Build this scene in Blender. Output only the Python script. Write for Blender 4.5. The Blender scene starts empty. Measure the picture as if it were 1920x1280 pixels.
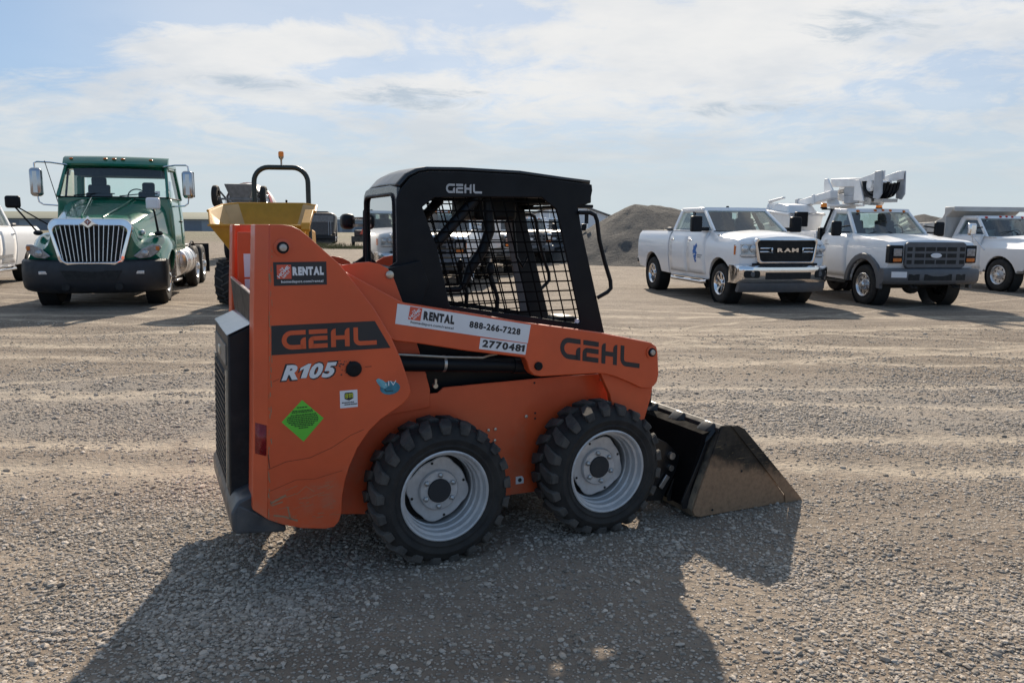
import bpy, bmesh, math, random
import numpy as np
from mathutils import Vector, Matrix
from mathutils.geometry import tessellate_polygon

scene = bpy.context.scene
C = scene.collection
random.seed(7); np.random.seed(7)
R = math.radians

# ------------------------------------------------------------------ camera, sky, sun, exposure
CAM_H, PITCH, ROLL = 1.5636, 0.14728, 0.00625
cam_d = bpy.data.cameras.new('camera'); cam = bpy.data.objects.new('camera', cam_d); C.objects.link(cam)
cam_d.sensor_width = 36.0; cam_d.lens = 1443.0 / 1920.0 * 36.0
cam_d.clip_start = 0.05; cam_d.clip_end = 20000
_fw = Vector((0, math.cos(PITCH), -math.sin(PITCH))); _up = Vector((0, math.sin(PITCH), math.cos(PITCH))); _r = Vector((1, 0, 0))
_r2 = _r*math.cos(ROLL) + _up*math.sin(ROLL); _u2 = -_r*math.sin(ROLL) + _up*math.cos(ROLL)
m = Matrix((_r2, _u2, -_fw)).transposed().to_4x4(); m.translation = (0, 0, CAM_H)
cam.matrix_world = m
scene.camera = cam

SUN_EL, SUN_AZ = R(31.0), R(0.4)          # the sun stands straight ahead of the camera, behind thin cloud
sd = bpy.data.lights.new('sun', 'SUN'); sd.energy = 5.0; sd.angle = R(0.9); sd.color = (1.0, 0.87, 0.71)
so = bpy.data.objects.new('sun', sd); C.objects.link(so)
sdir = Vector((math.sin(SUN_AZ)*math.cos(SUN_EL), math.cos(SUN_AZ)*math.cos(SUN_EL), math.sin(SUN_EL)))
so.rotation_euler = sdir.to_track_quat('Z', 'Y').to_euler(); so.location = (0, 0, 40)

vs = scene.view_settings
vs.view_transform = 'Standard'; vs.look = 'None'; vs.exposure = 0.56; vs.gamma = 1.0; vs.use_curve_mapping = False

class NT:
    """small node-tree helper"""
    def __init__(s, t): s.t = t; s.n = t.nodes; s.l = t.links
    def new(s, typ, **kw):
        x = s.n.new(typ)
        for k, v in kw.items():
            if k.startswith('i_'):
                key = k[2:]; key = int(key) if key.isdigit() else key.replace('_', ' ')
                s.set(x, key, v)
            else: setattr(x, k, v)
        return x
    def set(s, x, key, v):
        if isinstance(v, bpy.types.NodeSocket): s.l.new(v, x.inputs[key])
        else: x.inputs[key].default_value = v
    def math(s, op, a, b=None, c=None, clamp=False):
        x = s.n.new('ShaderNodeMath'); x.operation = op; x.use_clamp = clamp
        s.set(x, 0, a)
        if b is not None: s.set(x, 1, b)
        if c is not None: s.set(x, 2, c)
        return x.outputs[0]
    def mix(s, f, a, b, typ='MIX'):
        x = s.n.new('ShaderNodeMix'); x.data_type = 'RGBA'; x.blend_type = typ
        s.set(x, 0, f); s.set(x, 6, a); s.set(x, 7, b)
        return x.outputs[2]
    def noise(s, vec, scale, detail=4, rough=.55, out=0, dist=0):
        x = s.n.new('ShaderNodeTexNoise'); x.inputs['Scale'].default_value = scale
        x.inputs['Detail'].default_value = detail; x.inputs['Roughness'].default_value = rough; x.inputs['Distortion'].default_value = dist
        if vec is not None: s.l.new(vec, x.inputs['Vector'])
        return x.outputs[out]
    def ramp(s, v, a, b, lo=0., hi=1., smooth=True):
        x = s.n.new('ShaderNodeMapRange'); x.interpolation_type = 'SMOOTHSTEP' if smooth else 'LINEAR'
        s.set(x, 0, v); s.set(x, 1, a); s.set(x, 2, b); s.set(x, 3, lo); s.set(x, 4, hi)
        return x.outputs[0]
def rgb(c): return (c[0], c[1], c[2], 1.0)

world = bpy.data.worlds.new('World'); scene.world = world; world.use_nodes = True
def build_world():
    t = NT(world.node_tree); t.n.clear()
    sky = t.new('ShaderNodeTexSky', sky_type='NISHITA'); sky.sun_disc = False
    sky.sun_elevation = SUN_EL; sky.sun_rotation = SUN_AZ
    sky.altitude = 1200; sky.air_density = 1.0; sky.dust_density = 0.6; sky.ozone_density = 1.6
    co = t.new('ShaderNodeTexCoord').outputs['Generated']
    sep = t.new('ShaderNodeSeparateXYZ'); t.l.new(co, sep.inputs[0])
    x, y, z = sep.outputs
    az = t.math('MULTIPLY', t.math('ARCTAN2', x, y), 180/math.pi)
    el = t.math('MULTIPLY', t.math('ARCSINE', z), 180/math.pi)
    zc = t.math('ADD', t.math('MAXIMUM', z, 0.0), 0.17)
    cmb = t.new('ShaderNodeCombineXYZ'); t.set(cmb, 0, t.math('DIVIDE', x, zc)); t.set(cmb, 1, t.math('MULTIPLY', t.math('DIVIDE', y, zc), 1.15)); t.set(cmb, 2, 3.7)
    pv = cmb.outputs[0]
    n1 = t.noise(pv, 1.15, 10, .60, dist=1.3)
    n2 = t.noise(pv, 3.6, 9, .66, dist=1.0)
    n3 = t.noise(pv, 13.0, 5, .65)
    f = t.math('ADD', t.math('MULTIPLY', n1, .62), t.math('ADD', t.math('MULTIPLY', n2, .33), t.math('MULTIPLY', n3, .10)))
    def spot(a, e, sa, se):
        d = t.math('ADD', t.math('POWER', t.math('DIVIDE', t.math('SUBTRACT', az, a), sa), 2), t.math('POWER', t.math('DIVIDE', t.math('SUBTRACT', el, e), se), 2))
        return t.math('EXPONENT', t.math('MULTIPLY', d, -1.0))
    # openings in the cloud deck where blue shows, and thicker streaks
    for a, e, sa, se, k in ((-32.5, 13.0, 6.5, 3.0, -.38), (-20, 14.6, 5, 1.6, -.20), (-8, 15.2, 6, 1.0, -.14), (2, 14.6, 5, .8, -.08),
                            (-11, 11.1, 2, .6, -.14),
                            (-24, 11.0, 6, 1.5, .16), (-13, 12.6, 6, 1.2, .12), (-6, 10.0, 4, .6, .12), (12, 12, 12, 3.0, .12), (-60, 18, 18, 8, -.10), (60, 22, 16, 8, -.08)):
        f = t.math('ADD', f, t.math('MULTIPLY', spot(a, e, sa, se), k))
    # a few low grey-blue scraps drifting under the sheet
    dk = None
    for a, e, sa, se, k in ((-6.3, 9.1, 5.0, .95, 1.), (24.0, 12.9, 4.6, 1.0, 1.), (17.5, 8.1, 5, .55, .9), (-18, 9.5, 4, .5, .8), (36, 11, 5, .8, .8), (-42, 9.5, 5, .8, .8)):
        q = t.math('MULTIPLY', spot(a, e, sa, se), k); dk = q if dk is None else t.math('MAXIMUM', dk, q)
    dk = t.math('MULTIPLY', t.ramp(dk, .02, .5), t.ramp(t.math('ADD', t.math('MULTIPLY', dk, .5), t.math('ADD', t.math('MULTIPLY', t.math('SUBTRACT', n2, .5), 2.4), t.math('MULTIPLY', t.math('SUBTRACT', n1, .5), 1.2))), .12, .75, 0, .75))
    # the cloud sheet thins away from the sun's side of the sky
    f = t.math('SUBTRACT', f, t.ramp(y, .40, -.60, 0, .30))
    mask = t.ramp(f, .36, .60)
    lowhaze = t.ramp(el, 10.5, 0.5)
    # cloud sheet: white above, grey-lilac where thick; pale blue-grey haze towards the horizon
    thick = t.ramp(t.noise(pv, 1.5, 6, .6), .38, .66)
    ccol = t.mix(thick, rgb((7.1, 7.2, 7.25)), rgb((5.2, 5.7, 6.3)))
    glow = t.math('MULTIPLY', spot(2, 33, 40, 24), 1.0)
    ccol = t.mix(glow, ccol, rgb((8.2, 8.0, 7.7)))
    hcol = t.mix(t.ramp(el, 0, 9), rgb((5.3, 6.0, 6.35)), rgb((4.5, 5.3, 5.85)))
    skyc = t.mix(.6, sky.outputs[0], rgb((2.5, 3.9, 5.9)))
    veil = t.math('MULTIPLY', t.ramp(y, -.2, .5), t.ramp(az, -34, -20, .10, .45))
    c1 = t.mix(t.math('MULTIPLY', t.math('MAXIMUM', mask, veil), .97), skyc, ccol)
    c1 = t.mix(dk, c1, rgb((3.6, 4.5, 5.5)))
    c2 = t.mix(t.math('MULTIPLY', lowhaze, .93), c1, hcol)
    bg = t.new('ShaderNodeBackground'); t.l.new(c2, bg.inputs[0]); bg.inputs[1].default_value = 0.078
    out = t.new('ShaderNodeOutputWorld'); t.l.new(bg.outputs[0], out.inputs[0])
build_world()

# ------------------------------------------------------------------ mesh helpers
class MB:
    def __init__(s): s.v = []; s.f = []
    def add(s, vs_, fs_):
        n = len(s.v); s.v.extend([tuple(v) for v in vs_]); s.f.extend([tuple(i+n for i in f) for f in fs_]); return s
    def box(s, x0, x1, y0, y1, z0, z1):
        return s.add([(x0,y0,z0),(x1,y0,z0),(x1,y1,z0),(x0,y1,z0),(x0,y0,z1),(x1,y0,z1),(x1,y1,z1),(x0,y1,z1)],
                     [(0,3,2,1),(4,5,6,7),(0,1,5,4),(1,2,6,5),(2,3,7,6),(3,0,4,7)])
    def hexa(s, b, t):
        """solid between two quads"""
        return s.add(list(b)+list(t), [(0,3,2,1),(4,5,6,7),(0,1,5,4),(1,2,6,5),(2,3,7,6),(3,0,4,7)])
    def beam(s, p, q, w, h, up=(0,0,1)):
        p, q = Vector(p), Vector(q); d = (q-p).normalized(); a = d.cross(Vector(up))
        if a.length < 1e-4: a = d.cross(Vector((1,0,0)))
        a.normalize(); b = a.cross(d)
        a *= w/2; b *= h/2
        return s.hexa([p-a-b, p+a-b, p+a+b, p-a+b], [q-a-b, q+a-b, q+a+b, q-a+b])
    def prism(s, pts, a0, a1, axis='y', holes=None):
        def P(u, v, a):
            return (u, a, v) if axis == 'y' else ((a, u, v) if axis == 'x' else (u, v, a))
        loops = [list(pts)] + [list(h) for h in (holes or [])]
        n0 = len(s.v); allp = [p for l in loops for p in l]; N = len(allp)
        vs_ = [P(p[0], p[1], a0) for p in allp] + [P(p[0], p[1], a1) for p in allp]
        fs_ = []
        if holes:
            tri = tessellate_polygon([[Vector((p[0], p[1], 0)) for p in l] for l in loops])
            for t_ in tri: fs_.append(tuple(t_)); fs_.append(tuple(N+i for i in reversed(t_)))
        else:
            fs_.append(tuple(range(N))); fs_.append(tuple(range(2*N-1, N-1, -1)))
        o = 0
        for l in loops:
            k = len(l)
            for i in range(k):
                j = (i+1) % k; fs_.append((o+i, o+j, N+o+j, N+o+i))
            o += k
        return s.add(vs_, fs_)
    def tube(s, path, r, n=8, cap=True):
        P = [Vector(p) for p in path]; rings = []
        rr = r if isinstance(r, (list, tuple)) else [r]*len(P)
        ref = None
        for i, p in enumerate(P):
            d = (P[min(i+1, len(P)-1)] - P[max(i-1, 0)]).normalized()
            if ref is None:
                ref = d.cross(Vector((0,0,1)))
                if ref.length < .1: ref = d.cross(Vector((1,0,0)))
            a = (ref - d*ref.dot(d)).normalized(); b = d.cross(a); ref = a
            rings.append([p + (a*math.cos(2*math.pi*k/n) + b*math.sin(2*math.pi*k/n))*rr[i] for k in range(n)])
        return s.loft(rings, cap, True)
    def loft(s, rings, cap=True, closed=True):
        n = len(rings[0]); vs_ = [p for r_ in rings for p in r_]; fs_ = []
        for i in range(len(rings)-1):
            for k in range(n if closed else n-1):
                j = (k+1) % n; fs_.append((i*n+k, i*n+j, (i+1)*n+j, (i+1)*n+k))
        if cap and closed:
            fs_.append(tuple(reversed(range(n)))); fs_.append(tuple((len(rings)-1)*n+k for k in range(n)))
        return s.add(vs_, fs_)
    def lathe(s, prof, c=(0,0,0), axis='y', n=32, closed=False, cap=False):
        """prof: list of (radius, along)"""
        rings = []
        for r_, a in prof:
            ring = []
            for k in range(n):
                t = 2*math.pi*k/n; u, w = r_*math.cos(t), r_*math.sin(t)
                p = (u, a, w) if axis == 'y' else ((a, u, w) if axis == 'x' else (u, w, a))
                ring.append((c[0]+p[0], c[1]+p[1], c[2]+p[2]))
            rings.append(ring)
        if closed: rings.append(rings[0])
        return s.loft(rings, cap, True)
    def cyl(s, c, r, a0, a1, axis='y', n=16): return s.lathe([(r, a0), (r, a1)], c, axis, n, cap=True)
    def ball(s, c, rx, ry, rz, n=12, m_=8):
        rings = []
        for i in range(m_+1):
            t = math.pi*(i+.02)/(m_+.04)-math.pi/2
            rings.append([(c[0]+rx*math.cos(t)*math.cos(2*math.pi*k/n), c[1]+ry*math.cos(t)*math.sin(2*math.pi*k/n), c[2]+rz*math.sin(t)) for k in range(n)])
        return s.loft(rings)
    def sheet(s, grid):
        n = len(grid[0]); vs_ = [p for r_ in grid for p in r_]
        return s.add(vs_, [(i*n+k, i*n+k+1, (i+1)*n+k+1, (i+1)*n+k) for i in range(len(grid)-1) for k in range(n-1)])
    def mir(s, cy=0.0):
        """append the mirror image about y = cy"""
        n = len(s.v); vs_ = [(x, 2*cy-y, z) for x, y, z in s.v]; s.f += [tuple(i+n for i in reversed(f)) for f in s.f]; s.v += vs_; return s
    def flip(s, cy=0.0):
        o = MB(); o.v = [(x, 2*cy-y, z) for x, y, z in s.v]; o.f = [tuple(reversed(f)) for f in s.f]; return o
    def cut(s, axis, cs):
        """slice all faces at the given coordinates along an axis, so that a later bend follows smoothly"""
        bm = bmesh.new(); vv = [bm.verts.new(v) for v in s.v]
        for f in s.f:
            try: bm.faces.new([vv[i] for i in f])
            except ValueError: pass
        no = [0,0,0]; no[axis] = 1
        for c in cs: bmesh.ops.bisect_plane(bm, geom=bm.verts[:]+bm.edges[:]+bm.faces[:], dist=1e-5, plane_co=Vector(no)*c, plane_no=no)
        bm.verts.index_update(); s.v = [tuple(v.co) for v in bm.verts]; s.f = [tuple(v.index for v in f.verts) for f in bm.faces]; bm.free(); return s
    def xf(s, fn): s.v = [tuple(fn(*p)) for p in s.v]; return s

def link(name, me, mat, parent=None):
    o = bpy.data.objects.new(name, me)
    if mat is not None and not me.materials: me.materials.append(mat)
    C.objects.link(o)
    if parent is not None: o.parent = parent
    return o
def finish(me, smooth, recalc=True):
    if recalc:
        bm = bmesh.new(); bm.from_mesh(me); bmesh.ops.recalc_face_normals(bm, faces=bm.faces); bm.to_mesh(me); bm.free()
    if smooth:
        me.polygons.foreach_set('use_smooth', [True]*len(me.polygons))
        me.set_sharp_from_angle(angle=R(smooth))
def obj(name, mb, mat, parent=None, bevel=0, seg=2, smooth=40, sub=0, solid=0, recalc=True):
    me = bpy.data.meshes.new(name); me.from_pydata(mb.v, [], mb.f); me.update(); finish(me, smooth, recalc)
    o = link(name, me, mat, parent)
    if solid:
        md = o.modifiers.new('solid', 'SOLIDIFY'); md.thickness = solid; md.offset = -1
    if bevel:
        md = o.modifiers.new('bevel', 'BEVEL'); md.width = bevel; md.segments = seg; md.limit_method = 'ANGLE'; md.angle_limit = R(32); md.use_clamp_overlap = True
    if sub:
        md = o.modifiers.new('sub', 'SUBSURF'); md.levels = sub; md.render_levels = sub
    return o
def empty(name, loc=(0,0,0), yaw=0, parent=None):
    o = bpy.data.objects.new(name, None); o.empty_display_size = .2; C.objects.link(o)
    o.location = loc; o.rotation_euler = (0, 0, yaw)
    if parent is not None: o.parent = parent
    return o
def tag(o, label, cat, group=None, kind=None):
    o['label'] = label; o['category'] = cat
    if group: o['group'] = group
    if kind: o['kind'] = kind
    return o
def thing(name, label, cat, loc, yaw=0, group=None): return tag(empty(name, loc, yaw), label, cat, group)
def copy_tree(o, parent=None, skip=()):
    c = o.copy(); C.objects.link(c); c.parent = parent
    for ch in list(o.children):
        if ch.name.split('.')[0] not in skip: copy_tree(ch, c, skip)
    return c

_tc = {}
def glyph(ch, bold):
    k = (ch, bold)
    if k in _tc: return _tc[k]
    if ch == '1':                                   # figure one with a flag
        sw = .135+2*bold; a = .10
        _tc[k] = ([(a+.06,0),(a+.06+sw,0),(a+.06+sw,.73),(a+.06+sw-.10-bold*.6,.73),(.0,.60-bold),(.0,.49-bold*2.2),(a+.06,.56-bold*1.2)], [(0,1,2,3,4,5,6)], .06+a+sw); return _tc[k]
    cu = bpy.data.curves.new('t', 'FONT'); cu.body = ch; cu.offset = bold; cu.resolution_u = 3
    o = bpy.data.objects.new('t', cu); C.objects.link(o)
    dg = bpy.context.evaluated_depsgraph_get(); me = bpy.data.meshes.new_from_object(o.evaluated_get(dg))
    v = [tuple(x.co) for x in me.vertices]; f = [tuple(p.vertices) for p in me.polygons]
    bpy.data.objects.remove(o); bpy.data.curves.remove(cu); bpy.data.meshes.remove(me)
    x0 = min(p[0] for p in v); x1 = max(p[0] for p in v)
    _tc[k] = ([(p[0]-x0, p[1]) for p in v], f, x1-x0); return _tc[k]
def text_geo(s, bold=0.0, shear=0.0):
    k = ('str', s, bold, shear)
    if k in _tc: return _tc[k]
    v, f, x = [], [], 0.0
    for ch in s:
        gv, gf, w = glyph(ch, bold); n = len(v)
        if ch == '1' and v: x -= .05+bold
        v += [(p[0]+x+p[1]*shear, p[1]) for p in gv]; f += [tuple(i+n for i in q) for q in gf]; x += w+.075-.5*min(bold, .07)
    x0 = min(p[0] for p in v); x1 = max(p[0] for p in v); y0 = min(p[1] for p in v); y1 = max(p[1] for p in v)
    v = [((p[0]-x0)/(x1-x0), (p[1]-y0)/(y1-y0)) for p in v]
    _tc[k] = (v, f); return _tc[k]
def text_mb(mb, s, P0, U, V, bold=0, shear=0):
    """lettering filling the parallelogram P0 + u*U + v*V"""
    v, f = text_geo(s, bold, shear); P0, U, V = Vector(P0), Vector(U), Vector(V)
    return mb.add([P0+U*a+V*b for a, b in v], f)
def stroke(mb, pts, w, M):
    """ribbon of width w along 2-D points, mapped by M(u,v) to 3-D"""
    P = [Vector((p[0], p[1])) for p in pts]; L = []; Rr = []
    P = [p for i, p in enumerate(P) if i == 0 or (p-P[i-1]).length > 1e-4*w]
    for i, p in enumerate(P):
        d0 = (P[i]-P[i-1]).normalized() if i > 0 else (P[1]-P[0]).normalized()
        d1 = (P[i+1]-P[i]).normalized() if i < len(P)-1 else d0
        n = Vector((-(d0+d1).y, (d0+d1).x)); n.normalize()
        c = max(.35, n.dot(Vector((-d1.y, d1.x)))); n *= w/2/c
        L.append(M(*(p+n))); Rr.append(M(*(p-n)))
    mb.sheet([[a, b] for a, b in zip(L, Rr)])
def arc(cx, cy, r, a0, a1, n=6): return [(cx+r*math.cos(R(a0+(a1-a0)*i/n)), cy+r*math.sin(R(a0+(a1-a0)*i/n))) for i in range(n+1)]
def loader_logo(mb, P0, U, V):
    """the four block letters G E H L in the maker's open rounded strokes; U spans the word, V the height"""
    P0, U, V = Vector(P0), Vector(U), Vector(V); W = 4.95
    M = lambda u, v: P0 + U*(u/W) + V*v
    w = .235; h = w/2
    stroke(mb, [(1.2,1-h)] + [(.5,1-h)] + arc(.5,.5,.5-h,90,270,10) + [(.95,h)], w, M)
    stroke(mb, [(.95,h),(1.05,h)], w, M)
    mb.add([M(.93,0),M(1.2,0),M(1.2,.62),M(1.08,.6),M(.98,.52),M(.93,.42)], [(0,1,2,3,4,5)])
    stroke(mb, [(1.36,1-h),(2.3,1-h)], w, M)
    stroke(mb, [(2.3,.53),(1.55,.53)], w, M); stroke(mb, [(1.55,h),(2.3,h)], w, M)
    mb.add([M(1.33,0),M(1.58,0),M(1.58,.645),M(1.45,.6),M(1.36,.5),M(1.33,.4)], [(0,1,2,3,4,5)])
    for a in (2.48, 3.2):
        mb.add([M(a,0),M(a+.25,0),M(a+.25,1),M(a+.12,.97),M(a+.03,.88),M(a,.76)], [(0,1,2,3,4,5)])
    stroke(mb, [(2.73,.5),(3.2,.5)], w*.95, M)
    stroke(mb, [(3.78,1)] + arc(4.02,.36,.24,180,270,5) + [(4.9,h)], w, M)
    return mb
def in_poly(poly, u, axis):
    """crossings of the line (coordinate[axis] = u) with a polygon, sorted, along the other axis"""
    r_ = []
    for i in range(len(poly)):
        a, b = poly[i], poly[(i+1) % len(poly)]
        if (a[axis]-u)*(b[axis]-u) < 0:
            k = (u-a[axis])/(b[axis]-a[axis]); r_.append(a[1-axis]+k*(b[1-axis]-a[1-axis]))
    return sorted(r_)

# ------------------------------------------------------------------ materials
def pm(name, col, rough=.5, metal=0.0, var=.12, vs_=6.0, bump=0.0, bs=60.0, coat=0.0, dust=0.0, dust_top=1.0, dcol=(.25,.205,.16), spec=.5, fine=0.0, streak=0.0):
    """painted / rubber / metal surface: tone drift, fine relief and settled dust in object space"""
    mt = bpy.data.materials.new(name); mt.use_nodes = True; t = NT(mt.node_tree)
    b = t.n['Principled BSDF']
    b.inputs['Roughness'].default_value = rough; b.inputs['Metallic'].default_value = metal
    b.inputs['Coat Weight'].default_value = coat; b.inputs['Coat Roughness'].default_value = .06
    b.inputs['Specular IOR Level'].default_value = spec
    co = t.new('ShaderNodeTexCoord').outputs['Object']
    n1 = t.noise(co, vs_, 5, .6)
    c = t.mix(t.ramp(n1, .3, .7), rgb([x*(1-var) for x in col]), rgb([min(1, x*(1+var)) for x in col]))
    if fine: c = t.mix(t.ramp(t.noise(co, 190, 3, .7), .62, .72, 0, fine), c, rgb([x*.45 for x in col]))
    rsock = t.ramp(t.noise(co, vs_*2.3, 4, .6), .3, .7, max(.02, rough-(.07 if rough > .32 else .02)), min(1, rough+(.09 if rough > .32 else .03)))
    if dust:
        sp = t.new('ShaderNodeSeparateXYZ'); t.l.new(co, sp.inputs[0])
        hgt = t.ramp(sp.outputs[2], dust_top, -.1)
        mp = t.new('ShaderNodeMapping'); t.l.new(co, mp.inputs[0]); mp.inputs['Scale'].default_value = (1, 1, .45 if streak else 1)
        dn = t.ramp(t.math('ADD', t.noise(mp.outputs[0], 7, 6, .65), t.math('MULTIPLY', t.math('SUBTRACT', hgt, .5), .45)), .42, .80, 0, dust)
        c = t.mix(dn, c, rgb(dcol)); rsock = t.math('ADD', rsock, t.math('MULTIPLY', dn, .35), clamp=True)
    t.l.new(c, b.inputs['Base Color']); t.l.new(rsock, b.inputs['Roughness'])
    if bump:
        bp = t.new('ShaderNodeBump'); bp.inputs['Strength'].default_value = bump; bp.inputs['Distance'].default_value = .004
        t.l.new(t.noise(co, bs, 5, .65), bp.inputs['Height']); t.l.new(bp.outputs[0], b.inputs['Normal'])
    return mt
def glass_mat(name, tint=(.62,.72,.70), refl=.05):
    mt = bpy.data.materials.new(name); mt.use_nodes = True; t = NT(mt.node_tree); t.n.clear()
    tr = t.new('ShaderNodeBsdfTransparent'); tr.inputs[0].default_value = rgb(tint)
    gl = t.new('ShaderNodeBsdfGlossy'); gl.inputs['Roughness'].default_value = .02; gl.inputs[0].default_value = (1,1,1,1)
    lw = t.new('ShaderNodeLayerWeight'); lw.inputs[0].default_value = .35
    f = t.math('ADD', t.math('MULTIPLY', lw.outputs['Fresnel'], .75), refl, clamp=True)
    mx = t.new('ShaderNodeMixShader'); t.l.new(f, mx.inputs[0]); t.l.new(tr.outputs[0], mx.inputs[1]); t.l.new(gl.outputs[0], mx.inputs[2])
    o = t.new('ShaderNodeOutputMaterial'); t.l.new(mx.outputs[0], o.inputs[0]); return mt
M = {}
M['orange'] = pm('orange_paint', (.66,.094,.026), .42, var=.10, vs_=2.2, coat=.25, dust=.38, dust_top=.85, dcol=(.34,.20,.12), fine=.14)
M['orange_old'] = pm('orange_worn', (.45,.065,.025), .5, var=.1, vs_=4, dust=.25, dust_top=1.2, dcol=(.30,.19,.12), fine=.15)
M['black'] = pm('black_paint', (.0055,.0075,.011), .45, var=.2, vs_=5, spec=.22, dust=.035, dust_top=1.6, dcol=(.12,.105,.09))
M['black_gloss'] = pm('black_gloss', (.014,.017,.021), .30, var=.1, dust=.06, dust_top=1.6, coat=.15)
M['black_dusty'] = pm('black_dusty', (.012,.014,.018), .5, var=.2, vs_=7, spec=.35, dust=.22, dust_top=1.2, dcol=(.17,.15,.125))
M['screen'] = pm('screen_wire', (.006,.006,.0065), .9, var=.2, spec=.05)
M['rubber'] = pm('tyre_rubber', (.013,.014,.016), .75, var=.25, vs_=9, spec=.35, dust=.30, dust_top=.9, dcol=(.085,.073,.06), bump=.25, bs=45)
M['lug'] = pm('tyre_lug', (.030,.030,.031), .85, var=.2, vs_=14, dust=.6, dust_top=.9, dcol=(.125,.11,.095), bump=.3, bs=60)
M['silver'] = pm('silver_rim_paint', (.64,.65,.67), .38, .3, var=.12, vs_=9, dust=.45, dust_top=.7, dcol=(.24,.22,.20), fine=.35)
M['steel'] = pm('worn_steel', (.42,.41,.40), .38, .9, var=.15, vs_=20)
M['zinc'] = pm('zinc', (.55,.50,.42), .4, .8, var=.15, vs_=20)
M['bucket'] = pm('dusty_bucket_steel', (.060,.054,.046), .55, .15, var=.35, vs_=8, dust=1.0, dust_top=.86, dcol=(.27,.205,.14), bump=.25, bs=30, fine=.3)
M['white_decal'] = pm('white_vinyl', (.74,.75,.78), .35, var=.03)
M['black_decal'] = pm('black_vinyl', (.016,.019,.026), .4, var=.1)
M['orange_decal'] = pm('orange_vinyl', (.64,.098,.03), .4, var=.05)
M['red_decal'] = pm('red_vinyl', (.66,.10,.055), .4, var=.05)
M['green_decal'] = pm('green_vinyl', (.13,.56,.045), .45, var=.06)
M['teal_decal'] = pm('teal_vinyl', (.03,.19,.27), .35, var=.3, vs_=25)
M['teal_light'] = pm('pale_teal_vinyl', (.16,.42,.50), .35, var=.2, vs_=25)
M['yellow_decal'] = pm('yellow_green_vinyl', (.50,.55,.04), .4)
M['reflect_red'] = pm('red_reflector', (.22,.008,.012), .25, var=.2, vs_=60)
M['white'] = pm('white_paint', (.84,.85,.865), .30, var=.012, vs_=2, coat=.5, dust=.10, dust_top=.75, dcol=(.42,.36,.29))
M['white_b'] = pm('white_paint_old', (.79,.80,.815), .36, var=.02, vs_=2, coat=.3, dust=.16, dust_top=.8, dcol=(.42,.36,.29))
M['white_boom'] = pm('white_boom_paint', (.76,.77,.78), .4, var=.05, vs_=5)
M['chrome'] = pm('chrome', (.78,.78,.80), .09, 1.0, var=.03)
M['alu'] = pm('aluminium', (.66,.66,.67), .28, .95, var=.08)
M['grey_plastic'] = pm('grey_plastic', (.10,.105,.115), .55, var=.1, dust=.25, dust_top=1.0)
M['dark'] = pm('dark_cavity', (.008,.009,.010), .7, var=.1)
M['chassis'] = pm('chassis_black', (.018,.018,.019), .7, var=.2, dust=.45, dust_top=.9, dcol=(.15,.13,.11))
M['seat'] = pm('seat_fabric', (.03,.032,.036), .85, var=.15, vs_=20)
M['seat_tan'] = pm('seat_grey', (.10,.10,.10), .85, var=.15, vs_=20)
M['green'] = pm('green_truck_paint', (.008,.150,.092), .2, var=.05, vs_=1.5, coat=.9, dust=.03, dust_top=.9, dcol=(.22,.2,.16))
M['yellow_dusty'] = pm('dusty_yellow_inside', (.56,.39,.19), .6, var=.08, vs_=3)
M['yellow'] = pm('yellow_paint', (.56,.255,.018), .45, var=.06, dust=.12, dust_top=2.0, dcol=(.45,.33,.18))
M['rops_green'] = pm('dark_green_tube', (.012,.022,.020), .35, var=.15)
M['amber'] = pm('amber_lens', (.85,.24,.01), .2, var=.1, vs_=40)
M['amber_dull'] = pm('amber_marker', (.60,.16,.02), .25, var=.1)
M['lamp'] = pm('clear_lens', (.62,.64,.66), .08, .35, var=.15, vs_=25)
M['lens'] = pm('headlight_lens', (.30,.31,.33), .07, .3, var=.3, vs_=18)
M['lamp_dark'] = pm('lamp_bezel', (.34,.35,.37), .15, .5, var=.25, vs_=14)
M['red_lamp'] = pm('red_lens', (.45,.02,.015), .2)
M['blue_decal'] = pm('blue_vinyl', (.02,.14,.46), .4, var=.25, vs_=30)
M['grey_decal'] = pm('grey_vinyl', (.38,.40,.43), .4)
M['mixer_grey'] = pm('mixer_grey', (.20,.20,.20), .6, var=.2)
M['concrete_white'] = pm('dusty_white', (.62,.62,.62), .55, var=.1)
M['tipper'] = pm('dusty_tipper_grey', (.50,.49,.47), .6, var=.08, vs_=3, dust=.4, dust_top=2.4, dcol=(.36,.33,.28))
M['glass'] = glass_mat('vehicle_glass', (.68,.78,.75), .07)
M['glass_light'] = glass_mat('light_green_glass', (.90,.98,.95), .04)
M['glass_clear'] = glass_mat('clear_glass', (.84,.90,.91), .50)
M['glass_dark'] = glass_mat('tinted_glass', (.30,.36,.37), .06)
M['mirror'] = pm('mirror_glass', (.75,.77,.80), .03, 1.0, var=.02)
M['orange_inner'] = M['orange_old']  # second key for the worn orange paint
# ------------------------------------------------------------------ ground
def vnoise(x, y, s, seed=0):
    rs = np.random.RandomState(seed); g = rs.rand(256, 256)
    u, v = x*s+37.3, y*s+11.7; i, j = np.floor(u).astype(int), np.floor(v).astype(int); a, b = u-i, v-j
    a = a*a*(3-2*a); b = b*b*(3-2*b)
    G = lambda p, q: g[p % 256, q % 256]
    return (G(i,j)*(1-a)+G(i+1,j)*a)*(1-b)+(G(i,j+1)*(1-a)+G(i+1,j+1)*a)*b
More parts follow.
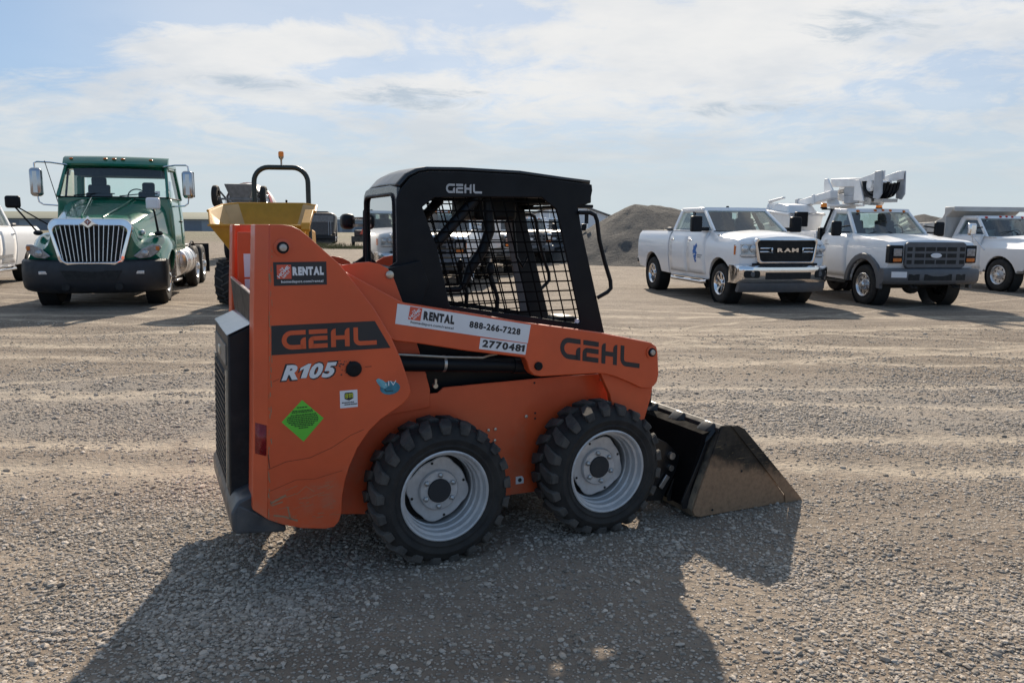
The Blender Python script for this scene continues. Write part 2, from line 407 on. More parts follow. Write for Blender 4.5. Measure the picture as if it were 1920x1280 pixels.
# wheel ruts: (y at x=0, slope, half width, wobble)
RUTS = ((9.6, .42, .07, .12), (11.0, .16, .07, .2), (12.8, -.28, .08, .15), (7.4, .05, .07, .25), (14.8, -.12, .10, .3), (10.5, .62, .07, .1), (4.86, .02, .16, .10), (5.52, .03, .15, .12), (8.12, .295, .10, .05), (8.95, .01, .12, .25), (10.9, -.22, .10, .10), (12.3, -.45, .10, .15), (11.6, .10, .12, .25), (13.6, .03, .16, .3), (10.1, .02, .12, .3), (6.9, -.02, .10, .15))
def rut(x, y):
    r_ = np.zeros_like(x)
    for k, (y0, s, w, wb) in enumerate(RUTS):
        d = y - (y0 + s*x + wb*(vnoise(x, x*0, .35, 90+k)-.5)*2)
        r_ = np.maximum(r_, np.exp(-(d/w)**2))
    return r_
def gh(x, y):
    near = np.clip(1.5-np.abs(y-5)/14, 0, 1)
    h = .030*(vnoise(x,y,.7,1)-.5) + .022*(vnoise(x,y,2.3,2)-.5) + .012*(vnoise(x,y,7.,3)-.5)
    return h*near - .012*rut(x, y)*near
def build_ground():
    def axis(d0, d1, step, far, k=1.16):
        a = list(np.arange(d0, d1, step)); s = step
        while a[-1] < far: s = min(s*k, 400); a.append(a[-1]+s)
        b = []; s = step; q = d0
        while q > -far: s = min(s*k, 400); q -= s; b.append(q)
        return np.array(b[::-1]+a)
    xs = axis(-5.5, 6.5, .06, 3500); ys = axis(1.2, 10.5, .06, 4000)
    X, Y = np.meshgrid(xs, ys, indexing='ij'); Z = gh(X, Y)
    n, m_ = X.shape
    v = np.stack([X, Y, Z], -1).reshape(-1, 3)
    idx = np.arange(n*m_).reshape(n, m_)
    f = np.stack([idx[:-1,:-1], idx[1:,:-1], idx[1:,1:], idx[:-1,1:]], -1).reshape(-1, 4)
    me = bpy.data.meshes.new('ground'); me.vertices.add(len(v)); me.vertices.foreach_set('co', v.ravel())
    me.loops.add(f.size); me.loops.foreach_set('vertex_index', f.ravel().astype(np.int32))
    me.polygons.add(len(f)); me.polygons.foreach_set('loop_start', np.arange(0, f.size, 4, dtype=np.int32)); me.polygons.foreach_set('use_smooth', np.ones(len(f), bool))
    me.update(); me.validate()
    mt = bpy.data.materials.new('gravel_ground'); mt.use_nodes = True; t = NT(mt.node_tree); b = t.n['Principled BSDF']
    co = t.new('ShaderNodeTexCoord').outputs['Object']
    sp = t.new('ShaderNodeSeparateXYZ'); t.l.new(co, sp.inputs[0]); x, y, z = sp.outputs
    mpx = t.new('ShaderNodeMapping'); t.l.new(co, mpx.inputs[0]); mpx.inputs['Scale'].default_value = (.28, 1.0, 1)
    big = t.noise(mpx.outputs[0], .9, 6, .6, dist=.5); mid = t.noise(co, 3.2, 6, .65); fine = t.noise(co, 26, 5, .7); fine2 = t.noise(co, 75, 3, .7)
    # dirt between the stones; drier tan crust on the tracks, darker damp grit elsewhere
    base = t.mix(t.ramp(big, .36, .64), rgb((.190,.150,.117)), rgb((.295,.242,.190)))
    base = t.mix(t.ramp(mid, .35, .7, 0, .6), base, rgb((.210,.178,.144)))
    greyband = t.math('MULTIPLY', t.ramp(y, 5.2, 5.9), t.ramp(y, 8.2, 7.4))
    base = t.mix(t.math('MULTIPLY', greyband, t.ramp(mid, .3, .6, .25, .75)), base, rgb((.235,.213,.190)))
    strk = t.new('ShaderNodeMapping'); t.l.new(co, strk.inputs[0]); strk.inputs['Scale'].default_value = (.40, 1.7, 1); strk.inputs['Rotation'].default_value = (0, 0, .06)
    sn = t.noise(strk.outputs[0], 1.6, 9, .72, dist=.5)
    base = t.mix(t.ramp(y, 7.6, 9.0, 0, .45), base, rgb((.155,.120,.090)))
    brown = t.math('MULTIPLY', t.ramp(y, 7.9, 9.2), t.ramp(y, 15, 11))
    base = t.mix(t.math('MULTIPLY', brown, t.ramp(big, .40, .60, .45, .05)), base, rgb((.135,.103,.076)))
    base = t.mix(t.math('MULTIPLY', t.ramp(y, 7.5, 9.5), t.ramp(sn, .50, .64, 0, .75)), base, t.mix(t.ramp(y, 9, 20), rgb((.36,.295,.225)), rgb((.29,.243,.19))))
    base = t.mix(t.math('MULTIPLY', t.ramp(y, 7.5, 9.5), t.ramp(sn, .50, .36, 0, .8)), base, rgb((.092,.069,.050)))
    rt = None
    for k, (y0, s, w, wb) in enumerate(RUTS):
        nz = t.new('ShaderNodeTexNoise', noise_dimensions='1D'); nz.inputs['Scale'].default_value = .35; nz.inputs['Detail'].default_value = 1
        t.l.new(t.math('ADD', x, 17.0*k), nz.inputs['W'])
        d = t.math('SUBTRACT', y, t.math('ADD', t.math('MULTIPLY', x, s), t.math('ADD', y0 - wb, t.math('MULTIPLY', nz.outputs[0], 2*wb))))
        d = t.math('ADD', d, t.math('MULTIPLY', t.math('SUBTRACT', mid, .5), .60))
        e = t.math('EXPONENT', t.math('MULTIPLY', t.math('POWER', t.math('DIVIDE', d, w), 2), -1.0))
        rt = e if rt is None else t.math('MAXIMUM', rt, e)
    base = t.mix(t.math('MULTIPLY', rt, t.ramp(mid, .30, .60, .15, .75)), base, rgb((.50,.425,.33)))
    # stones too small to model
    vo = t.new('ShaderNodeTexVoronoi'); vo.inputs['Scale'].default_value = 58; t.l.new(co, vo.inputs['Vector'])
    vo2 = t.new('ShaderNodeTexVoronoi'); vo2.inputs['Scale'].default_value = 19; t.l.new(co, vo2.inputs['Vector'])
    bw = t.new('ShaderNodeRGBToBW'); t.l.new(vo.outputs['Color'], bw.inputs[0])
    stone = t.math('MULTIPLY', t.ramp(vo.outputs['Distance'], .48, .30), t.ramp(bw.outputs[0], .40, .52))
    stone = t.math('MULTIPLY', stone, t.math('SUBTRACT', 1.0, t.math('MULTIPLY', rt, .75)))
    scol = t.mix(bw.outputs[0], rgb((.22,.20,.18)), rgb((.56,.51,.45)))
    base = t.mix(t.math('MULTIPLY', stone, .95), base, scol)
    base = t.mix(t.ramp(fine, .30, .70, .0, .45), base, t.mix(.5, base, rgb((.09,.075,.06))))
    # dry grass land past the yard
    far = t.math('MULTIPLY', t.ramp(y, 62, 95), t.ramp(t.noise(co, .05, 4, .6), .3, .6, .5, 1.))
    base = t.mix(far, base, t.mix(t.noise(co, .3, 4, .6), rgb((.10,.095,.055)), rgb((.17,.155,.10))))
    t.l.new(base, b.inputs['Base Color']); b.inputs['Roughness'].default_value = .92; b.inputs['Specular IOR Level'].default_value = .25
    hsum = t.math('ADD', t.math('MULTIPLY', stone, .016), t.math('ADD', t.math('MULTIPLY', fine, .018), t.math('ADD', t.math('MULTIPLY', mid, .035), t.math('MULTIPLY', fine2, .006))))
    hsum = t.math('ADD', hsum, t.math('MULTIPLY', t.ramp(vo2.outputs['Distance'], .5, .1), .010))
    bp = t.new('ShaderNodeBump'); bp.inputs['Strength'].default_value = .85; bp.inputs['Distance'].default_value = 1.0
    t.l.new(hsum, bp.inputs['Height']); t.l.new(bp.outputs[0], b.inputs['Normal'])
    o = link('ground', me, mt); o['kind'] = 'structure'; o['label'] = 'dusty gravel yard with wheel tracks running across it'
build_ground()

def build_gravel():
    rs = np.random.RandomState(5)
    N0 = 430000
    y = 1.9 + 10.6*rs.rand(N0)**1.25
    x = (rs.rand(N0)*2-1)*(.72*y+.35)
    keep_near = rs.rand(N0) < np.clip(1.25-(y-2)/10.5, .12, 1)
    cl = vnoise(x, y, 1.1, 21)*.6 + vnoise(x, y, 3.6, 22)*.4
    dens = np.clip((cl-.32)*2.4, .12, .9)*np.clip(1-.92*rut(x, y), 0, 1)
    dens *= np.where((y > 8.6), .55, 1)
    k = keep_near & (rs.rand(N0) < dens)
    x, y = x[k], y[k]; n = len(x)
    size = .0036 + .0080*rs.rand(n)**2.6 + .011*(rs.rand(n) > .97)*rs.rand(n)
    size *= np.where(y > 6, 1.25, 1)
    # unit stones: jittered, flattened 20-faced bodies
    ph = (1+5**.5)/2
    iv = np.array([(-1,ph,0),(1,ph,0),(-1,-ph,0),(1,-ph,0),(0,-1,ph),(0,1,ph),(0,-1,-ph),(0,1,-ph),(ph,0,-1),(ph,0,1),(-ph,0,-1),(-ph,0,1)])/1.9
    it = np.array([(0,11,5),(0,5,1),(0,1,7),(0,7,10),(0,10,11),(1,5,9),(5,11,4),(11,10,2),(10,7,6),(7,1,8),(3,9,4),(3,4,2),(3,2,6),(3,6,8),(3,8,9),(4,9,5),(2,4,11),(6,2,10),(8,6,7),(9,8,1)])
    kinds = []
    for q in range(14):
        s = np.array([1+.6*rs.rand(), .75+.35*rs.rand(), .42+.28*rs.rand()])
        kinds.append(iv*s*(1+.30*(rs.rand(12,1)-.5)))
    kinds = np.array(kinds)[rs.randint(0, 14, n)]
    a = rs.rand(n)*6.283; tl = (rs.rand(n)-.5)*.7
    ca, sa, ct, st = np.cos(a), np.sin(a), np.cos(tl), np.sin(tl)
    vx, vy, vz = kinds[:,:,0], kinds[:,:,1], kinds[:,:,2]
    vy, vz = vy*ct[:,None]-vz*st[:,None], vy*st[:,None]+vz*ct[:,None]
    vx, vy = vx*ca[:,None]-vy*sa[:,None], vx*sa[:,None]+vy*ca[:,None]
    P = np.stack([vx, vy, vz], -1)*size[:,None,None]
    P[:,:,0] += x[:,None]; P[:,:,1] += y[:,None]; P[:,:,2] += (gh(x, y)+size*.20)[:,None]
    F = it[None]+(np.arange(n)*12)[:,None,None]
    v = P.reshape(-1,3); f = F.reshape(-1,3)
    me = bpy.data.meshes.new('gravel'); me.vertices.add(len(v)); me.vertices.foreach_set('co', v.ravel())
    me.loops.add(f.size); me.loops.foreach_set('vertex_index', f.ravel().astype(np.int32))
    me.polygons.add(len(f)); me.polygons.foreach_set('loop_start', np.arange(0, f.size, 3, dtype=np.int32)); me.polygons.foreach_set('use_smooth', np.zeros(len(f), bool))
    me.update()
    tone = rs.rand(n); warm = rs.rand(n)
    base = np.stack([.215+.30*tone**1.3, .182+.255*tone**1.3, .145+.21*tone**1.3], -1)
    base = base*(1-.45*warm[:,None]) + .45*warm[:,None]*np.stack([.19+.22*tone, .182+.21*tone, .176+.20*tone], -1)
    base[rs.rand(n) > .97] *= 1.4; base[rs.rand(n) > .94] *= .55
    col = np.concatenate([np.repeat(base, 12, 0), np.ones((len(v),1))], 1)
    at = me.color_attributes.new('stone_colour', 'FLOAT_COLOR', 'POINT'); at.data.foreach_set('color', col.ravel())
    mt = bpy.data.materials.new('gravel_stone'); mt.use_nodes = True; t = NT(mt.node_tree); b = t.n['Principled BSDF']
    ac = t.new('ShaderNodeVertexColor', layer_name='stone_colour'); co = t.new('ShaderNodeTexCoord').outputs['Object']
    c = t.mix(t.ramp(t.noise(co, 220, 3, .7), .35, .7), ac.outputs[0], t.mix(.35, ac.outputs[0], rgb((.34,.29,.235))))
    t.l.new(c, b.inputs['Base Color']); b.inputs['Roughness'].default_value = .8; b.inputs['Specular IOR Level'].default_value = .35
    o = link('gravel', me, mt); o['kind'] = 'stuff'; o['label'] = 'loose grey and tan gravel stones strewn over the yard'
    print('stones', n)
build_gravel()

# ------------------------------------------------------------------ the skid steer loader
SK_LOC, SK_YAW = (-.30204, 3.41459, 0), .443607
CY = .61                               # centre line in the loader's own axes (x forward, y to its left, z up; y = 0 at the near rim flange)
def build_loader():
    K = thing('skid_steer_loader', 'orange and black skid steer loader with its bucket lowered on the gravel', 'skid steer', SK_LOC, SK_YAW)
    TOWER = [(-.730,1.568),(-.677,1.568),(-.639,1.562),(-.608,1.547),(-.572,1.517),(-.529,1.477),(-.450,1.405),(-.395,1.335),(-.302,1.208),(-.230,1.082),(-.185,.978),(-.154,.881),(-.141,.828),(-.151,.800),(-.181,.770),(-.229,.743),(-.283,.712),(-.337,.664),(-.390,.594),(-.428,.514),(-.450,.448),(-.463,.381),(-.469,.306),(-.481,.268),(-.503,.246),(-.541,.243),(-.641,.262),(-.724,.293),(-.784,.325)]
    def both(name, mb, mat, **kw):
        a = obj(name, mb, mat, K, **kw); b = obj(name, mb.flip(CY), mat, K, **kw); return a, b
    # towers: outer plate, bent rear corner, inner plate
    t = MB().prism(TOWER, .06, .072)
    rings = []
    for z, xp, xc in ((.325,-.784,-.840), (.72,-.766,-.822), (1.22,-.746,-.801), (1.568,-.730,-.781)):
        zz = .365 if z < .4 else z
        rings.append([(xp,.0602,z),(xc,.100,zz),(xc,.236,zz),(xc+.014,.236,zz),(xc+.014,.106,zz),(xp+.006,.0718,z)])
    t.loft(rings)
    ta, tb = both('tower', t, M['orange'], bevel=.004)
    LOBE = [(-.76,1.53),(-.62,1.53),(-.48,1.425),(-.396,1.391),(-.325,1.401),(-.274,1.404),(-.227,1.394),(-.187,1.373),(-.165,1.341),(-.150,1.303),(-.123,1.228),(-.050,1.012),(-.035,.963),(-.009,.870),(.012,.788),(.012,.70),(-.45,.66),(-.50,.32),(-.80,.34)]
    la, lb = both('tower_inner_plate', MB().prism(LOBE, .238, .250), M['orange'], bevel=.003)
    # far inner plate carries two white labels and a dark hole
    st = MB().prism([(-.735,1.30),(-.60,1.30),(-.60,1.42),(-.735,1.42)], .9695, .9705); obj('label', st, M['white_decal'], lb)
    st = MB().prism([(-.735,1.24),(-.60,1.24),(-.60,1.29),(-.735,1.29)], .9695, .9705); obj('label', st, M['white_decal'], lb)
    obj('hole', MB().cyl((-.63,0,1.485), .05, .9690, .9705, n=20), M['dark'], lb)
    # lift arms
    ARM = [(-.60,1.51),(-.66,1.44),(-.60,1.38),(-.417,1.370),(-.193,1.245),(-.149,1.224),(.160,1.166),(.485,1.102),(.887,1.034),(1.195,.966),(1.231,.942),(1.241,.904),(1.251,.793),(1.243,.752),(1.222,.730),(1.195,.719),(1.140,.726),(1.075,.758),(.984,.797),(.915,.819),(.861,.826),(.544,.834),(.502,.843),(.476,.872),(.463,.915),(.450,.936),(.152,.987),(-.089,1.037),(-.201,1.055),(-.40,1.16)]
    ARM = [p for p in ARM if True]
    both('lift_arm', MB().prism(ARM[3:], .10, .165), M['orange'], bevel=.005)
    both('arm_bounce_absorber', MB().prism([(.90,.84),(1.0,.82),(1.14,.75),(1.22,.75),(1.225,.93),(1.19,.95),(.90,1.01)], .1655, .169).prism([(.99,.79),(1.14,.735),(1.225,.725),(1.215,.66),(1.18,.56),(1.11,.45),(1.03,.45),(1.01,.55),(.975,.70)], .1605, .164), M['chassis'])  # added black plates that soak up sunlight bouncing off the arms' inner faces
    LEG = [(.90,.826),(.985,.800),(1.075,.762),(1.14,.730),(1.235,.722),(1.225,.66),(1.19,.55),(1.12,.43),(1.02,.44),(1.00,.55),(.965,.70)]
    both('arm_leg', MB().prism(LEG, .128, .16), M['orange'], bevel=.004)
    obj('cross_tube', MB().cyl((1.10,0,.55), .05, .16, 1.06, n=20), M['orange_old'], K)
    # lift cylinders
    for fl in (0, 1):
        g = MB().tube([(-.40,.195,.955),(.43,.195,.885)], .037, 18); g.tube([(.43,.195,.885),(.50,.195,.879)], .042, 18)
        o = obj('lift_cylinder', g.flip(CY) if fl else g, M['black'], K, smooth=40)
        g = MB().tube([(-.22,.15,.990),(.065,.15,.957),(.25,.15,.942),(.285,.15,.951),(.33,.16,.953)], .006, 8)
        obj('oil_line', g.flip(CY) if fl else g, M['zinc'], o)
        g = MB().tube([(.058,.195,.919),(.072,.195,.9178)], .0405, 18); obj('clamp', g.flip(CY) if fl else g, M['steel'], o)
    # chassis tub and side panels
    BODY = [(-.080,.764),(.055,.765),(.063,.770),(.085,.789),(.294,.791),(.540,.792),(.749,.793),(.985,.789),(1.005,.775),(1.04,.673),(1.0,.40),(.90,.24),(.613,.187),(.433,.190),(-.315,.208),(-.44,.228),(-.47,.40),(-.47,.70)]
    both('side_panel', MB().prism(BODY, .251, .262), M['orange'], bevel=.003)
    tub = MB().prism([(-.46,.24),(.9,.22),(1.0,.70),(-.46,.70)], .27, .95); obj('chassis', tub, M['chassis'], K, bevel=.004)
    stp = MB().prism([(-.13,.70),(.02,.70),(.005,.862),(-.13,.855)], .27, .33); stp.mir(CY); obj('fender_step', stp, M['orange'], K, bevel=.003)
    obj('floor_pan', MB().prism([(-.17,.70),(1.0,.70),(1.0,.845),(.10,.865),(-.17,.90)], .335, .885), M['black'], K, bevel=.004)
    for px, pz, r_ in ((.324,.550,.008),(.362,.551,.008),(.359,.493,.008),(.536,.600,.009),(.985,.760,.009)):
        obj('bolt', MB().lathe([(r_,-.001),(r_*.95,-.006),(0.0005,-.008)], (px,.251,pz), n=10), M['zinc'], K)
    for px, pz in ((.589,.612),(.589,.583),(.583,.772)):
        obj('bolt_hole', MB().cyl((px,.251,pz), .006, -.0008, .0005, n=10), M['dark'], K)
    # hoses between body and arm leg
    obj('hose', MB().tube([(1.00,.20,.79),(1.035,.20,.76),(1.03,.20,.70),(1.01,.20,.60)], .008, 8), M['red_decal'], K)
    obj('hose', MB().tube([(.985,.18,.80),(1.045,.18,.785),(1.06,.18,.72),(1.045,.18,.58)], .010, 8), M['black'], K)
    g = MB().cyl((.045,.26,.80), .012, -.012, .012, n=10); g.cyl((.045,.25,.815), .007, -.01, .02, axis='z', n=8); obj('grease_fitting', g, M['zinc'], K)
    # pins
    for (px, pz, y, r_, ring) in ((-.681,1.475,.06,.021,.036),(1.197,.915,.10,.020,.033)):
        for fl in (0, 1):
            g = MB().lathe([(ring,0),(ring,-.006),(r_*1.15,-.007),(r_*1.15,0)], (px,y,pz), n=28); o = obj('pin_boss', g.flip(CY) if fl else g, M['orange'], K)
            g = MB().lathe([(r_*1.18,-.0065),(r_*1.1,-.014),(r_*.8,-.015),(.0005,-.015)], (px,y,pz), n=24); obj('pin_ring', g.flip(CY) if fl else g, M['black'], o)
            g = MB().lathe([(r_*.78,-.0152),(r_*.66,-.020),(.0005,-.021)], (px,y,pz), n=24); obj('pivot_pin', g.flip(CY) if fl else g, M['steel'], o)
    for (px, pz, y, r_) in ((-.400,.950,.06,.034),(.525,.889,.10,.021)):
        g = MB().lathe([(r_,0),(r_,-.010),(r_*.8,-.013),(r_*.35,-.012),(.0005,-.012)], (px,y,pz), n=24)
        obj('pivot_pin', g, M['black'], K); obj('pivot_pin', g.flip(CY), M['black'], K)
    g = MB().lathe([(.019,0),(.019,-.008),(.013,-.012),(.0005,-.012)], (-.18,.238,1.343), n=18); obj('lobe_pin', g, M['zinc'], K); obj('lobe_pin', g.flip(CY), M['zinc'], K)
    # ---------------- cab
    CAB = [(-.170,1.373),(-.125,1.402),(-.126,1.687),(-.118,1.709),(-.094,1.746),(-.055,1.789),(-.008,1.812),(.037,1.821),(.206,1.825),(.519,1.820),(.771,1.797),(.927,1.785),(.931,1.755),(.919,1.700),(.903,1.684),(.845,1.674),(.867,1.568),(1.045,.93),(1.045,.86),(.10,.86),(-.12,.90),(-.12,1.20),(-.14,1.327)]
    WIN = [(.001,1.655),(.062,1.699),(.309,1.708),(.634,1.713),(.662,1.692),(.718,1.656),(.730,1.622),(.875,1.073),(.862,1.062),(.462,1.130),(.135,1.184),(.074,1.460)]
    obj('cab_side', MB().prism(CAB, .29, .306, holes=[WIN]), M['black'], K, bevel=.004)
    CAB2 = [(x, z-.062 if z > 1.70 else z) for x, z in CAB]; CAB2[2] = (-.12,1.64)
    obj('cab_side', MB().prism(CAB2, .29, .306, holes=[WIN]).flip(CY), M['black'], K, bevel=.004)
    top = [(-.100,1.740),(-.094,1.746),(-.055,1.789),(-.008,1.812),(.037,1.821),(.206,1.825),(.519,1.820),(.771,1.797),(.927,1.785)]
    rings = []
    for x, z in top:
        n_ = (0, 1); row = []
        for y, dz in ((.312,0),(.36,.003),(.46,.007),(.61,.009),(.76,.005),(.83,-.004),(.87,-.018),(.897,-.036),(.909,-.060)):
            row.append((x, y, z + dz + .002))
        rings.append(row)
    roof = obj('cab_roof', MB().sheet(rings), M['black_gloss'], K, smooth=50, solid=.02, recalc=False)
    obj('roof_header', MB().box(.78,.935,.306,.914,1.69,1.782), M['black'], K, bevel=.006)
    obj('roof_lip', MB().box(.83,.945,.30,.92,1.665,1.682), M['black'], K, bevel=.004)
    for y in (.40, .82):
        g = MB().box(.94,.955,y-.05,y+.05,1.69,1.75); obj('work_lamp', g, M['lamp'], K, bevel=.005)
    # rear frame and window
    def rrect(y0, y1, z0, z1, r_, n=5):
        return arc(y1-r_,z1-r_,r_,0,90,n)+arc(y0+r_,z1-r_,r_,90,180,n)+arc(y0+r_,z0+r_,r_,180,270,n)+arc(y1-r_,z0+r_,r_,270,360,n)
    hole = rrect(.352,.868,1.36,1.715,.05)
    rear = MB().prism([(.306,1.0),(.914,1.0),(.914,1.69),(.90,1.725),(.865,1.748),(.80,1.756),(.42,1.756),(.306,1.744)], -.118, -.100, axis='x', holes=[hole])
    rf = obj('rear_frame', rear, pm('rear_frame_paint', (.055,.066,.076), .25, coat=.4), K, bevel=.003)
    seal = MB(); P = [(-.121, y, z) for y, z in hole]; seal.tube(P+[P[0], P[1]], .008, 8, cap=False); obj('window_seal', seal, M['black'], rf)
    obj('rear_window', MB().prism(rrect(.354,.866,1.362,1.713,.048), -.112, -.107, axis='x'), M['glass_clear'], K)
    # cab interior seen through the screens
    g = MB().prism([(.02,.90),(.48,.90),(.50,1.04),(.10,1.03),(.05,1.16),(-.06,1.16),(-.04,1.04)], .38, .84); obj('seat', g, M['seat'], K, bevel=.03, seg=3)
    for fl in (0, 1):
        g = MB().tube([(.045,.34,1.44),(.305,.34,1.715)], .027, 10); o = obj('gas_strut', g.flip(CY) if fl else g, M['black'], K)
        g = MB().tube([(.365,.37,1.72),(.383,.37,1.55),(.345,.37,1.45),(.275,.37,1.355),(.246,.37,1.285),(.215,.37,1.256),(.09,.37,1.257)], [.026,.027,.027,.025,.016,.016,.015], 10)
        if not fl: obj('lap_bar', g, M['black'], K)
        g = MB().tube([(.845,.28,1.640),(.905,.265,1.640),(.932,.262,1.628),(.945,.262,1.60),(.962,.262,1.50),(1.00,.262,1.38),(1.036,.262,1.285),(1.040,.262,1.245),(1.02,.265,1.225),(.97,.285,1.195)], .011, 10)
        obj('grab_handle', g.flip(CY) if fl else g, M['black'], K)
        g = MB().tube([(.42,.40,.90),(.44,.40,1.20),(.40,.40,1.32)], .012, 8); g.ball((.40,.40,1.35), .022,.022,.035)
        obj('control_lever', g.flip(CY) if fl else g, M['black'], K)
    g = MB().prism([(.815,1.06),(.862,1.06),(.752,1.60),(.705,1.60)], .893, .903); obj('side_rib', g, pm('rib_grey', (.11,.10,.105), .6), K, bevel=.003)
    obj('wiring_hose', MB().tube([(.56,.62,1.72),(.62,.6,1.62),(.63,.60,1.52),(.645,.60,1.40),(.68,.60,1.35),(.72,.62,1.40)], .008, 8), M['black'], K)
    g = MB().box(.36,.60,.50,.86,1.60,1.78); obj('overhead_console', g, M['black'], K, bevel=.02)
    g = MB().box(.82,.93,.42,.58,.95,1.085); obj('foot_pedal', g, M['black_dusty'], K, bevel=.02)
    obj('front_sill', MB().box(.98,1.04,.306,.914,.80,.93), M['black'], K, bevel=.005)
    obj('grease_nozzle', MB().tube([(.86,.31,1.01),(.865,.31,1.06),(.862,.31,1.085)], [.017,.017,.010], 12), M['white_decal'], K)
    # screens: one welded grid each side
    g = MB(); sl = -.265
    shear = [(p[0]-sl*(p[1]-1.4), p[1]) for p in WIN]
    z = 1.085
    while z < 1.71:
        c = in_poly(WIN, z, 1)
        for a, b in zip(c[::2], c[1::2]): g.tube([(a-.008,.312,z),(b+.008,.312,z)], .0040, 5)
        z += .0505
    u = -.02
    while u < .78:
        c = in_poly(shear, u, 0)
        for a, b in zip(c[::2], c[1::2]): g.tube([(u+sl*(a-.006-1.4),.317,a-.006),(u+sl*(b+.006-1.4),.317,b+.006)], .0040, 5)
        u += .0665
    both('side_screen', g, M['screen'], smooth=40)
    # front corner posts seen inside (depth of the frame)
    g = MB().prism([(-.10,1.0),(.05,1.0),(-.03,1.62),(-.10,1.70)], .306, .33); both('rear_post', g, M['black'], bevel=.004)
    g = MB().prism([(.0,1.70),(.9,1.715),(.9,1.785),(.0,1.81)], .306, .35); both('roof_rail', g, M['black'], bevel=.004)
    # cab shoulder (black hinge bracket beside the rear window)
    g = MB().prism([(-.175,1.372),(-.02,1.405),(.02,1.30),(-.05,1.10),(-.14,1.20)], .262, .29); both('hinge_bracket', g, M['black'], bevel=.003)
    obj('rear_deck', MB().prism([(-.75,1.20),(-.30,1.33),(-.118,1.37),(-.118,1.0),(-.75,1.0)], .27, .95), M['black'], K, bevel=.006)
    # rear work light on the far side
    g = MB().box(-.205,-.13,1.03,1.125,1.545,1.632); o = obj('rear_work_light', g, M['black'], K, bevel=.028, seg=3)
    obj('bracket', MB().box(-.15,-.11,.93,1.04,1.56,1.575).box(-.15,-.11,.93,1.04,1.60,1.612), M['zinc'], o)
    # ---------------- engine door and bumper
    g = MB().hexa([(-.912,.30,.34),(-.80,.30,.34),(-.80,.945,.34),(-.912,.945,.34)], [(-.888,.30,1.088),(-.775,.30,1.138),(-.775,.945,1.138),(-.888,.945,1.088)])
    door = obj('engine_door', g, M['black_dusty'], K, bevel=.008)
    g = MB().hexa([(-.893,.296,1.090),(-.774,.296,1.143),(-.774,.949,1.143),(-.893,.949,1.090)], [(-.893,.296,1.094),(-.774,.296,1.147),(-.774,.949,1.147),(-.893,.949,1.094)])
    obj('door_cap', g, pm('satin_grey_cap', (.17,.185,.20), .22, coat=.5), door, bevel=.003)
    def onrear(z): return -.912 + .024*(z-.34)/.748
    g = MB()
    g.hexa([(onrear(.95)-.006,.36,.95),(onrear(.95)+.004,.36,.95),(onrear(.95)+.004,.89,.95),(onrear(.95)-.006,.89,.95)], [(onrear(1.04)-.006,.36,1.04),(onrear(1.04)+.004,.36,1.04),(onrear(1.04)+.004,.89,1.04),(onrear(1.04)-.006,.89,1.04)])
    obj('plate', g, pm('dusty_plate', (.16,.15,.135), .5), door)
    for z in np.arange(.42,.90,.03):
        obj('grille_slat', MB().beam((onrear(z)-.004,.36,z),(onrear(z)-.004,.89,z),.016,.012), M['black_dusty'], door)
    for ya, yb in ((.335,.36),(.89,.915)): obj('grille_frame', MB().box(-.905,-.893,ya,yb,.40,.93).xf(lambda x,y,z: (onrear(z)-.003+(x+.899), y, z)), M['zinc'], door)
    obj('latch', MB().box(-.905,-.885,.58,.64,.97,1.01), M['zinc'], door, bevel=.004)
    prof = [(-.80,.43),(-.895,.395),(-.925,.345),(-.922,.262),(-.895,.25),(-.80,.25)]
    g = MB().prism(prof, .14, 1.08)
    g.hexa([(-.915,.14,.25),(-.915,.20,.25),(-.70,.20,.232),(-.70,.12,.232)], [(-.90,.14,.39),(-.90,.20,.395),(-.70,.20,.262),(-.70,.12,.262)])
    g.mir(CY) if False else None
    obj('rear_bumper', g, pm('bumper_grey', (.055,.06,.068), .35, var=.25, dust=.3, dust_top=.8), K, bevel=.012, seg=3)
    # oil cooler flap between the towers
    g = MB().hexa([(-.79,.262,1.10),(-.78,.262,1.10),(-.78,.95,1.10),(-.79,.95,1.10)], [(-.785,.262,1.262),(-.775,.262,1.262),(-.795,.95,1.30),(-.805,.95,1.30)])
    fl = obj('cooler_flap', g, M['black'], K, bevel=.002); obj('flap_edge', MB().beam((-.780,.262,1.266),(-.800,.95,1.304),.014,.006), M['alu'], fl)
    # ---------------- wheels
    def tyre_mb():
        g = MB().lathe([(.205,.012),(.214,.002),(.232,-.008),(.236,-.0115),(.242,-.0115),(.245,-.0095),(.262,-.0135),(.266,-.016),(.272,-.016),(.275,-.0125),(.292,-.006),(.314,.010),(.325,.035),(.329,.108),(.325,.181),(.314,.206),(.292,.222),(.232,.222),(.205,.204)], n=64, closed=True)
        return g
